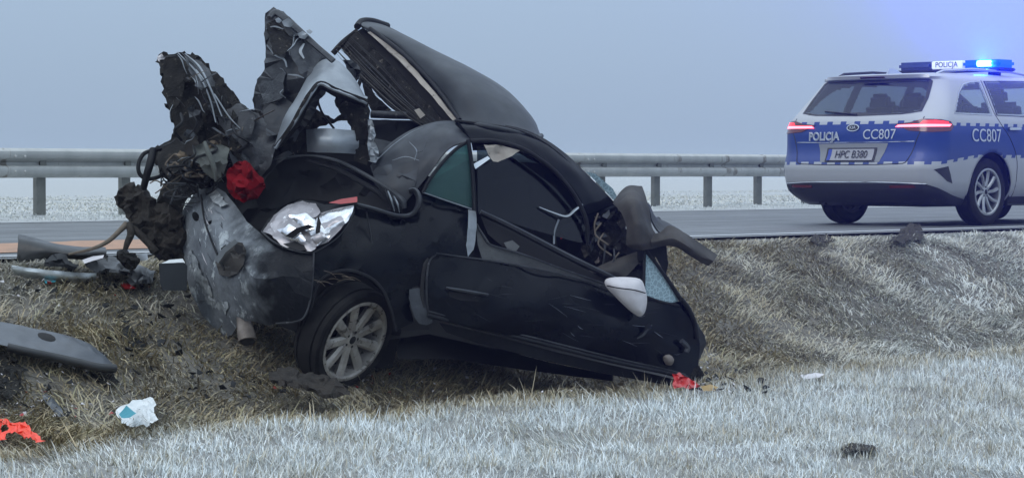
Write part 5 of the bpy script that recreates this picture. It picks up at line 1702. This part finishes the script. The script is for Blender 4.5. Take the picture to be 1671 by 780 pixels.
    hd = tube("door_handle", flank([(728, 470, -.075), (750, 474, -.09), (774, 478, -.095), (796, 481, -.08)]), [.012, .018, .018, .012], dr, M_paintd, flat=.7)
    plate("handle_recess", [(732, 476), (760, 478), (786, 484), (780, 492), (752, 490), (734, 484)], flank([(732, 476, -.058), (786, 486, -.068), (752, 490, -.062)]), dr, M_void, res=7, thick=.01)
    plate("sill", [(716, 526), (770, 538), (900, 572), (1000, 596), (1100, 618), (1122, 622), (1100, 630), (1000, 612), (880, 586), (780, 560), (728, 542)], flank([(716, 526, .05), (1110, 622, .12), (900, 580, .02), (760, 552, .06)]), R, M_bumpb, res=9, thick=.10, cr=(.006, 4))
    # sill underside and floor edge, so that the ditch bottom stays dark
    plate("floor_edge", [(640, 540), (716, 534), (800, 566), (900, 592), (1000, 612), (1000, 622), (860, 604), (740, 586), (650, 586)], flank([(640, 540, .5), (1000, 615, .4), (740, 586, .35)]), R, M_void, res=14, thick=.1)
    # waist rail and inner door panel, exposed above the skin
    tube("waist_rail", flank([(784, 346, .05), (830, 368, .03), (880, 394, .02), (930, 420, .02), (980, 444, .03), (1006, 456, .05)]), [.018, .022, .024, .024, .022, .018], dr, M_paintd, flat=.8)
    plate("rail_channel", [(784, 352), (830, 374), (880, 400), (930, 426), (990, 456), (992, 468), (930, 448), (870, 424), (820, 402), (796, 382)], flank([(784, 352, .09), (990, 458, .09), (870, 424, .06)]), dr, M_void, res=9, thick=.02)
    plate("inner_panel", [(776, 362), (786, 376), (800, 398), (830, 408), (870, 420), (930, 444), (990, 464), (1004, 476), (940, 458), (880, 444), (820, 432), (788, 426), (780, 400)],
          flank([(776, 362, .05), (1000, 472, .04), (860, 440, .04), (800, 400, .04), (786, 424, .04)]), dr, M_inner, res=8, thick=.02, cr=(.008, 9))
    tube("panel_bead", flank([(778, 366, .035), (790, 388, .03), (802, 400, .025), (850, 414, .02), (920, 440, .02), (990, 464, .03)]), .006, dr, M_steel, sides=6)
    plate("panel_clip", [(822, 396), (836, 392), (848, 402), (842, 410), (828, 406)], flank([(822, 396, .03), (848, 404, .02), (828, 406, .02)]), dr, M_inner, res=5, thick=.012)
    # door mirror
    mi = plate("door_mirror", [(987, 458), (996, 453), (1020, 452), (1044, 455), (1052, 468), (1056, 488), (1053, 508), (1046, 516), (1036, 513), (1020, 500), (1002, 482), (989, 468)],
               flank([(987, 458, -.12), (1050, 470, -.14), (1045, 514, -.14), (1020, 478, -.16)]), R, M_mirror, res=6, thick=.03, bulge=.07, back=.06, bulge_r=26, curve=3, smooth=70)
    tube("mirror_seam", flank([(990, 466, -.20), (1010, 470, -.235), (1034, 473, -.235), (1053, 478, -.19)]), .0035, mi, M_trim, sides=6)
    tube("mirror_foot", flank([(1020, 486, -.08), (1030, 492, .0), (1040, 496, .05)]), .03, mi, M_trim)
    # front quarter light
    fq = plate("quarter_light", [(1052, 412), (1066, 428), (1090, 460), (1107, 486), (1106, 497), (1076, 490), (1050, 480)], flank([(1052, 412, .10), (1107, 490, .12), (1050, 480, .06)]), R, M_crackg, res=8, thick=.006, smooth=60)
    tube("light_frame", flank([(1050, 400, .10), (1062, 418, .09), (1088, 454, .10), (1108, 484, .11), (1114, 494, .11)]), [.006, .010, .012, .014, .012], fq, M_trim)
    tube("light_frame", flank([(1052, 404, .10), (1051, 440, .08), (1050, 482, .05)]), .010, fq, M_trim)
    tube("light_frame", flank([(1048, 482, .04), (1076, 492, .06), (1108, 499, .10)]), .010, fq, M_trim)
    # front edge of the door, hinges
    plate("door_edge", [(1122, 500), (1134, 520), (1150, 548), (1152, 560), (1142, 586), (1132, 594), (1130, 560), (1126, 524)], flank([(1122, 500, .14), (1152, 556, .26), (1132, 594, .18)]), dr, M_paintd, res=7, thick=.03, cr=(.01, 8))
    tube("hinge", flank([(1112, 556, .06), (1122, 566, .08), (1120, 574, .08)]), .016, dr, M_steel, sides=6)
    plate("door_dent", [(1082, 582), (1092, 578), (1100, 586), (1096, 596), (1086, 594)], flank([(1082, 582, -.0), (1100, 586, .01), (1088, 596, .01)]), dr, M_rust, res=5, thick=.02, bulge=.02, bulge_r=8, curve=2)
    tube("door_scratch", flank([(1040, 552, -.07), (1050, 546, -.065), (1056, 538, -.06), (1064, 530, -.05)]), [.004, .007, .007, .004], dr, M_steel, sides=5)
    plate("scratch_spot", [(1052, 530), (1060, 526), (1064, 536), (1054, 542)], flank([(1052, 530, -.07), (1064, 536, -.06), (1054, 542, -.065)]), dr, M_bumpb, res=5, thick=.01)
    tube("door_edge_flange", flank([(1112, 488, .08), (1124, 504, .11), (1134, 528, .14), (1138, 552, .15)]), .014, dr, M_trim)
    plate("lower_bracket", [(1118, 606), (1140, 596), (1150, 610), (1146, 622), (1120, 622)], flank([(1118, 606, .10), (1150, 612, .14), (1120, 622, .10)]), R, M_under, res=7, thick=.10, cr=(.02, 10))
    # ---------- torn front: bulkhead with the inner-wing plastic
    fb = plate("bulkhead", [(958, 350), (990, 340), (1010, 330), (1022, 350), (1022, 400), (1046, 408), (1052, 440), (1010, 452), (970, 430), (950, 405)], flank([(958, 350, .30), (1022, 350, .35), (1050, 440, .25), (970, 430, .22)]), R, M_under, res=7, thick=.06, cr=(.05, 7), smooth=26)
    for k in range(16):
        x = random.uniform(955, 1020); y = random.uniform(345, 440); s = random.uniform(5, 12); a = random.uniform(0, 6)
        pl = [(x + s * math.cos(a + t) * random.uniform(.5, 1.1), y + s * 1.2 * math.sin(a + t) * random.uniform(.6, 1.1)) for t in (0, 1.4, 2.7, 4.2, 5.2)]
        plate("torn_scrap", pl, [(x - s, y, YS(x) + .2 + random.uniform(-.05, .05)), (x + s, y, YS(x) + .2 + random.uniform(-.05, .05)), (x, y + s, YS(x) + .16)], fb, random.choice([M_under, M_steel, M_mud, M_rust]), res=5, thick=.012, cr=(.02, 14), smooth=22)
    for k in range(8):
        x = random.uniform(965, 1015); y = random.uniform(345, 425)
        tube("loose_wire", [(x, y, YS(x) + .12), (x + random.uniform(-12, 12), y + 18, YS(x) + .10), (x + random.uniform(-14, 14), y + 36, YS(x) + .12)], .005, fb, random.choice([M_trim, M_steel, M_root]), sides=5)
    iw = patch("inner_wing_liner", [[(998, 330, 14.25), (1022, 305, 14.3), (1048, 304, 14.35)], [(1012, 344, 14.08), (1034, 328, 14.05), (1058, 334, 14.2)], [(1022, 372, 14.02), (1044, 364, 13.98), (1064, 370, 14.15)],
                                    [(1022, 398, 14.02), (1048, 392, 13.98), (1078, 392, 14.12)], [(1030, 406, 14.05), (1052, 408, 14.02), (1080, 402, 14.12)]], R, M_plas, nu=8, nv=6, thick=.014, cr=(.01, 6), smooth=45)
    patch("liner_flange", [[(1056, 330, 14.22), (1060, 342, 14.2), (1064, 360, 14.18), (1074, 376, 14.15), (1082, 380, 14.12)], [(1062, 336, 14.35), (1070, 354, 14.35), (1086, 362, 14.35), (1108, 374, 14.3), (1134, 394, 14.25)]], iw, M_steel, nu=5, nv=4, thick=.01, cr=(.006, 8))
    patch("liner_tongue", [[(1060, 384, 14.1), (1078, 378, 14.08), (1092, 368, 14.10), (1114, 378, 14.10), (1144, 398, 14.15), (1171, 416, 14.2)], [(1062, 396, 14.02), (1082, 392, 14.0), (1100, 390, 14.0), (1122, 402, 14.0), (1142, 414, 14.05), (1164, 426, 14.1)],
                           [(1064, 404, 14.05), (1082, 402, 14.05), (1104, 404, 14.06), (1126, 418, 14.08), (1142, 428, 14.1), (1156, 434, 14.15)]], iw, M_plas, nu=5, nv=4, thick=.014, cr=(.008, 7), smooth=45)
    plate("liner_skirt", [(1024, 400), (1056, 404), (1088, 400), (1090, 430), (1086, 450), (1070, 420), (1056, 412), (1046, 430), (1026, 424)], [(1024, 400, 14.2), (1088, 400, 14.25), (1086, 450, 14.2)], iw, M_bumpb, res=8, thick=.012, cr=(.01, 8))
    patch("scuttle", [flank([(960, 442, .12), (1000, 424, .12), (1040, 410, .14)]), flank([(974, 446, .08), (1006, 436, .06), (1040, 420, .1)]), flank([(1000, 456, .08), (1022, 450, .06), (1042, 430, .1)])], R, M_plas, nu=6, nv=4, thick=.012, cr=(.008, 8))
    fD = tps(flank([(704, 416, .03), (700, 510, .0), (860, 440, .02), (860, 500, -.07), (770, 480, -.06), (860, 556, -.01), (1000, 474, .03), (1020, 540, -.06), (1110, 492, .10), (1138, 570, .16), (1120, 615, .08), (1000, 590, -.0)]))
    for k in range(34):
        x = random.uniform(720, 1100); y = random.uniform(435 + (x - 720) * .17, 500 + (x - 720) * .22)
        L = random.uniform(8, 40); a = random.gauss(.22, .3); r = random.choice([.0008, .0012, .0018])
        q = np.array([(x + L * t * math.cos(a), y + L * t * math.sin(a) + random.uniform(-1, 1)) for t in (0, .5, 1)])
        yy = fD(q)
        tube("scratch", [(q[i][0], q[i][1], yy[i] - .012) for i in range(3)], [r * .3, r, r * .3], dr, random.choice([M_steel, M_steel, M_bright]), sides=4, n=3)
    # grass dragged along under the tail
    for k in range(9):
        x, y = random.uniform(512, 566), random.uniform(438, 462)
        a = random.uniform(-.5, .9); L = random.uniform(12, 30)
        tube("caught_straw", [(x, y, YS(x) - .07), (x + L * .5 * math.cos(a), y + L * .5 * math.sin(a), YS(x) - .10), (x + L * math.cos(a + .2), y + L * math.sin(a + .2), YS(x) - .08)], .0016, qp, M_root, sides=4, n=4)
    return root


wreck()

# ================================================================== debris around the wreck
def GY(x, y, lift=0.0):
    """distance at which the sight line through a photograph pixel meets the ground"""
    Ys = np.arange(8.0, 30, .02)
    a = P(x, y, 1.0) - EYE
    Z = EYE.z + a.z * Ys
    g = ground_z(a.x * Ys, Ys) + lift
    k = np.argmax(Z <= g)
    return float(Ys[k]) if Z[k] <= g[k] else 14.0


def lying(pts, lift=.03, d=0.0):
    return [(x, y, GY(x, y, lift) + d) for x, y in pts]


def piece(name, outline, depth, mat, label, cat, parts=None, **kw):
    o = plate(name, outline, depth, None, mat, **kw)
    # move the origin to the piece's base
    me = o.data
    co = np.array([v.co[:] for v in me.vertices])
    c = Vector((co[:, 0].mean(), co[:, 1].mean(), co[:, 2].min()))
    me.transform(Matrix.Translation(-c)); o.location = c
    return tag(o, label, cat, kind="thing")


def debris():
    M_black = pm("shiny black plastic", (.008, .009, .010), (.016, .017, .018), scale=8, rough=.35, rough2=.55, c3=(.07, .07, .07), sp_scale=40, sp_thr=.68, dust=(.028, .033, .04), dust_amt=.5)  # the dust tint here also paints reflected sky on upward faces
    M_grey = pm("grey panel paint", (.022, .026, .032), (.038, .044, .054), scale=5, rough=.4, rough2=.55, coat=.2, c3=(.03, .03, .03), sp_scale=24, sp_thr=.64, dust=(.075, .088, .108), dust_amt=.5)
    M_alu = pm("bare aluminium strip", (.60, .64, .66), (.36, .39, .40), scale=10, rough=.35, rough2=.6, metal=.5, c3=(.08, .07, .06), sp_scale=26, sp_thr=.60)
    M_box = pm("dark grey module case", (.022, .026, .03), (.015, .018, .021), scale=6, rough=.7, spec=.15)
    M_pack = pm("white paper packaging", (.72, .75, .76), (.58, .62, .64), scale=9, rough=.7, bump=.3, bscale=40)
    M_teal = pm("teal print", (.02, .22, .30), (.03, .30, .36), scale=12, rough=.6)
    M_orange = pm("fluorescent orange plastic", (1.0, .085, .03), (.85, .04, .015), scale=20, rough=.5, bump=.3, bscale=60)
    M_orange.node_tree.nodes["Principled BSDF"].inputs["Emission Color"].default_value = (1, .05, .015, 1)
    M_orange.node_tree.nodes["Principled BSDF"].inputs["Emission Strength"].default_value = .0
    M_redp = pm("red lens plastic", (.48, .03, .03), (.36, .02, .02), scale=12, rough=.35, coat=.3)
    M_ochre = pm("ochre shard", (.36, .24, .09), (.28, .19, .08), scale=14, rough=.6)

    # red bundle wedged in the torn boot
    rb = piece("red_cloth", [(369, 300), (370, 284), (378, 272), (386, 263), (400, 262), (412, 267), (420, 280), (428, 288), (432, 304), (424, 320), (410, 328), (396, 332), (382, 322), (374, 312)],
               [(400, 298, 13.80)], M_red, "crumpled bright red cloth bundle wedged in the torn boot", "cloth", res=4, ires=7, thick=.02, bulge=.06, back=.10, bulge_r=26, cr=(.05, 9), smooth=40, fine=.4, jag=.012)
    # long black moulding on the shoulder
    b = patch("bumper_fragment", [[(30, 382, 14.25), (48, 386, 14.22), (90, 397, 14.2), (130, 402, 14.2), (172, 403, 14.25)], [(30, 390, 14.10), (50, 394, 14.08), (92, 404, 14.06), (132, 408, 14.06), (174, 410, 14.12)],
                                  [(28, 412, 14.06), (48, 408, 14.04), (92, 412, 14.02), (132, 416, 14.02), (172, 418, 14.10)], [(27, 428, 14.06), (44, 424, 14.04), (90, 420, 14.04), (124, 423, 14.06), (164, 424, 14.12)]], None, M_black, nu=6, nv=4, thick=.02, cr=(.006, 8), smooth=40)
    tag(b, "long black bumper moulding standing on the road shoulder, one end turned up", "bumper piece", kind="thing")
    s = patch("trim_strip", [lying([(18, 434), (52, 438), (90, 441), (130, 444), (158, 445)], .10), lying([(20, 442), (52, 447), (92, 451), (130, 453), (156, 453)], .07), lying([(24, 449), (52, 455), (92, 459), (130, 460), (154, 459)], .02)],
              None, M_alu, nu=5, nv=3, thick=.01, cr=(.010, 8), smooth=40)
    tag(s, "long dull silver trim strip lying in front of the black moulding", "trim strip", kind="thing")
    piece("plastic_duct", [(84, 416), (108, 414), (112, 424), (128, 432), (120, 438), (100, 436), (72, 434), (74, 424)], [(84, 420, 13.95), (124, 434, 13.9), (76, 432, 13.9)], M_bumpb,
          "broken black plastic duct between black moulding and silver strip", "plastic part", res=5, thick=.05, bulge=.03, bulge_r=14, cr=(.03, 12), smooth=30)
    piece("black_panel", [(136, 420), (168, 414), (196, 420), (214, 430), (238, 438), (252, 446), (250, 458), (226, 462), (204, 452), (184, 446), (160, 446), (140, 434)], lying([(140, 434), (250, 454), (168, 416), (196, 440)], .10), M_black,
          "crumpled black panel heap between silver strip and grey box", "car panel", res=6, thick=.04, bulge=.05, cr=(.05, 9), smooth=28)
    piece("pale_strip", [(134, 424), (152, 418), (170, 416), (168, 421), (150, 426), (138, 430)], [(134, 426, 13.88), (170, 418, 13.9), (150, 424, 13.85)], M_mirror,
          "pale splinter lying across the black panel heap", "splinter", res=5, thick=.015)
    piece("engine_part", [(192, 412), (206, 406), (222, 412), (226, 428), (216, 440), (200, 436), (190, 424)], [(208, 422, 13.95)], M_under,
          "lumpy dark engine part below the hanging roots", "engine part", res=4, thick=.05, bulge=.08, back=.08, bulge_r=16, cr=(.05, 14), smooth=28)
    piece("metal_scrap", [(224, 416), (240, 412), (242, 424), (226, 426)], [(232, 420, 14.05)], M_shine, "small bright metal scrap beside the lumpy engine part", "metal scrap", res=5, thick=.02)
    # grey box with a pale label
    bx = piece("module_box", [(259, 430), (300, 428), (306, 434), (305, 474), (266, 474), (261, 462)], [(259, 430, 13.86), (305, 430, 13.80), (264, 474, 13.82), (304, 474, 13.78)], M_box,
               "square dark grey module case with pale top edge beside the bumper", "module case", res=9, thick=.14, cr=(.004, 8), smooth=30)
    lb = plate("pale_top", [(258, 432), (276, 424), (298, 422), (302, 429), (262, 433)], [(258, 432, 13.90), (302, 428, 13.84), (280, 423, 13.95)], bx, M_pack, res=6, thick=.012)
    # bonnet-like grey panel lower left
    gp = piece("grey_panel", [(-30, 528), (0, 524), (40, 532), (80, 540), (120, 550), (150, 562), (172, 580), (190, 600), (160, 598), (120, 588), (80, 580), (40, 572), (0, 562), (-30, 560)],
               lying([(-30, 545), (40, 534), (150, 564), (188, 600), (80, 580), (0, 562)], .11), M_grey, "long dusty grey body panel with a dark hole lying in brown grass", "body panel", res=8, thick=.02, cr=(.012, 4), smooth=50,
               holes=[[(75 + 15 * math.cos(t * .523), 549.5 + 6.5 * math.sin(t * .523) + 4 * math.cos(t * .523)) for t in range(12)]])
    tube("panel_edge", [(x, y, GY(x, y, .10) - .02) for x, y in ((12, 566), (50, 575), (90, 583), (130, 592), (160, 599), (188, 601))], .024, gp, M_black)
    plate("hole_lining", [(56, 541), (70, 536), (90, 545), (96, 556), (78, 563), (62, 556)], [(x, y, GY(x, y, .05)) for x, y in ((60, 545), (90, 556), (76, 560))], gp, M_void, res=8, thick=.01)
    piece("plastic_shard", [(68, 646), (76, 642), (88, 652), (100, 664), (106, 678), (96, 680), (84, 668)], lying([(68, 646), (104, 678), (88, 668)], .04), M_grey, "narrow grey shard below the long grey panel", "shard", res=5, thick=.015, cr=(.008, 14))
    piece("plastic_shard", [(198, 534), (210, 530), (226, 546), (240, 560), (236, 574), (220, 568), (206, 556)], lying([(198, 534), (240, 566), (210, 556)], .03), M_bumpb, "matt black shard in brown grass right of the grey panel", "shard", res=5, thick=.02, cr=(.012, 12))
    piece("torn_lining", [(-20, 580), (10, 576), (28, 590), (40, 610), (34, 640), (14, 648), (-20, 640)], lying([(-20, 590), (34, 600), (10, 640)], .05), M_under, "dark torn lining in the grass under the grey panel", "torn lining", res=6, thick=.03, cr=(.05, 10), smooth=26, edge_wob=3)
    piece("torn_lining", [(150, 600), (184, 606), (196, 622), (176, 630), (150, 618)], lying([(150, 606), (196, 618), (170, 628)], .03), M_under, "dark rag of lining at the tip of the grey panel", "torn lining", res=6, thick=.02, cr=(.04, 12), smooth=26, edge_wob=2)
    # white packet with teal print
    pk = piece("paper_packet", [(187, 672), (200, 662), (216, 654), (232, 651), (246, 648), (254, 658), (250, 672), (258, 686), (240, 694), (216, 696), (198, 690)], lying([(187, 680), (254, 690), (246, 650), (210, 656), (216, 690)], .07), M_pack,
               "crumpled white paper packet with teal print in the grass", "packet", res=4, thick=.03, cr=(.03, 13), smooth=26)
    plate("teal_print", [(194, 676), (206, 661), (222, 674), (212, 681), (198, 682)], [(x, y, GY(x, y, .12) - .02) for x, y in ((194, 676), (206, 662), (222, 674))], pk, M_teal, res=5, thick=.008, cr=(.006, 13))
    # fluorescent ribbon
    piece("orange_tape", [(-30, 680), (0, 682), (20, 688), (42, 690), (50, 700), (62, 708), (69, 720), (60, 724), (50, 712), (38, 714), (28, 702), (12, 706), (8, 716), (-30, 712)], lying([(-30, 700), (60, 720), (20, 690), (10, 712)], .09), M_orange,
          "crumpled fluorescent orange tape in the lower left grass", "tape", res=4, thick=.012, cr=(.035, 14), smooth=24, holes=[[(2, 694), (14, 692), (12, 702), (2, 704)]])
    # red lens splinters and an ochre shard at the nose
    piece("red_lens_shard", [(1098, 612), (1108, 606), (1118, 614), (1134, 622), (1142, 632), (1126, 636), (1112, 632), (1100, 634)], [(1098, 620, 13.72), (1140, 630, 13.72), (1108, 606, 13.78)], M_redp, "broken red lens shard under the nose of the wreck", "lens shard", res=4, thick=.02, cr=(.03, 16), smooth=24)
    piece("ochre_shard", [(1144, 630), (1160, 626), (1172, 630), (1166, 638), (1148, 638)], [(1144, 632, 13.75), (1172, 632, 13.8), (1156, 638, 13.74)], M_ochre, "small ochre shard beside the broken red lens shard", "shard", res=4, thick=.015, cr=(.01, 18))
    piece("pale_shard", [(1306, 612), (1330, 608), (1346, 610), (1336, 616), (1312, 618)], [(1306, 614, 14.4), (1346, 612, 14.5), (1320, 618, 14.4)], M_mirror, "pale flat shard in the ditch on the frosted side of the wreck", "shard", res=4, thick=.015, cr=(.01, 18))
    # clods of soil thrown onto the shoulder
    piece("soil_clod", [(1452, 392), (1462, 382), (1474, 374), (1486, 364), (1500, 366), (1510, 376), (1508, 388), (1490, 394), (1470, 396)], lying([(1480, 392), (1452, 392), (1508, 390)], .05), M_mud, "large dark clod of soil on the shoulder behind the police car", "soil clod", res=3.5, thick=.05, bulge=.08, back=.08, bulge_r=14, cr=(.035, 13), smooth=30, edge_wob=2)
    piece("soil_clod", [(1318, 390), (1326, 383), (1340, 382), (1354, 384), (1364, 390), (1350, 396), (1330, 396)], lying([(1340, 393), (1320, 392), (1362, 392)], .03), M_mud, "flat dark clod of soil on the shoulder below the left tail lamp", "soil clod", res=3.5, thick=.05, bulge=.05, bulge_r=10, cr=(.03, 14), smooth=30, edge_wob=2)
    piece("dark_scrap", [(1369, 732), (1380, 724), (1400, 722), (1420, 724), (1432, 730), (1420, 736), (1396, 736), (1380, 740)], lying([(1370, 732), (1430, 732), (1400, 724), (1400, 740)], .035), M_mud, "small dark plastic scrap in the near frosted grass", "plastic scrap", res=4, thick=.02, cr=(.03, 15), smooth=26, edge_wob=2)
    # torn turf beside the wheel
    piece("torn_turf", [(440, 606), (462, 600), (486, 602), (508, 606), (530, 614), (560, 626), (574, 640), (548, 648), (520, 642), (492, 634), (462, 630), (440, 622)], [(440, 612, 13.15), (574, 640, 13.05), (500, 604, 13.25), (510, 640, 13.0)], M_mud,
          "ridge of torn turf pushed up beside the rear wheel of the wreck", "turf", res=6, thick=.04, bulge=.07, back=.07, bulge_r=22, cr=(.045, 9), smooth=30, edge_wob=3)
    small = [((206, 456), (218, 452), (226, 462), (214, 466), M_mirror, "tiny whitish chip in front of the module case", "chip"),
             ((196, 462), (208, 462), (222, 470), (204, 472), M_redp, "tiny reddish chip in the grass below the black panel heap", "chip"),
             ((70, 452), (86, 450), (92, 460), (74, 462), M_teal, "tiny bluish chip under the silver trim strip", "chip")]
    for a, b_, c, d, mt, lab, cat in small:
        pl = [a, b_, c, d]
        piece("plastic_chip", pl, lying(pl, .04), mt, lab, cat, res=4, thick=.012, cr=(.008, 20))


def crumbs(name, n, boxes, size, mat, label, cat):
    """crash litter too small to tell apart: tiny angular chips lying in the grass"""
    V, F = [], []
    for k in range(n):
        x0, x1, y0, y1 = random.choice(boxes)
        x, y = random.uniform(x0, x1), random.uniform(y0, y1)
        c = P(x, y, GY(x, y, .035) - .01)
        s = size * random.uniform(.35, 1.3)
        Rm = Matrix.Rotation(random.uniform(0, 6.3), 3, 'Z') @ Matrix.Rotation(random.uniform(-.9, .9), 3, 'X') @ Matrix.Rotation(random.uniform(-.9, .9), 3, 'Y')
        m = random.choice((3, 4, 5))
        b = len(V)
        ring = [Vector((math.cos(6.283 * (i + random.uniform(-.3, .3)) / m) * s * random.uniform(.5, 1), math.sin(6.283 * i / m) * s * random.uniform(.4, 1), 0)) for i in range(m)]
        for h in (0, .15):
            V += [c + Rm @ (v + Vector((0, 0, h * s))) for v in ring]
        F += [tuple(b + i for i in range(m)), tuple(b + m + i for i in range(m))] + [(b + i, b + (i + 1) % m, b + m + (i + 1) % m, b + m + i) for i in range(m)]
    o = mesh_obj(name, V, F, mat, None, 10)
    tag(o, label, cat, kind="stuff")


debris()
crumbs("plastic_crumbs", 150, [(0, 250, 440, 480), (0, 140, 575, 680), (60, 330, 455, 520), (150, 330, 480, 620), (300, 520, 600, 650), (1120, 1260, 600, 640)], .030, M_bumpb, "scattered black plastic crumbs around the wreck", "litter")
crumbs("glass_crumbs", 150, [(0, 260, 430, 500), (0, 200, 590, 690), (560, 1100, 600, 640), (1130, 1200, 560, 640)], .014, M_mirror, "scattered pale glass crumbs around the wreck", "litter")
crumbs("lens_crumbs", 26, [(60, 280, 440, 500), (20, 200, 600, 690), (440, 640, 600, 640)], .018, M_lens, "scattered red lens crumbs around the wreck", "litter")
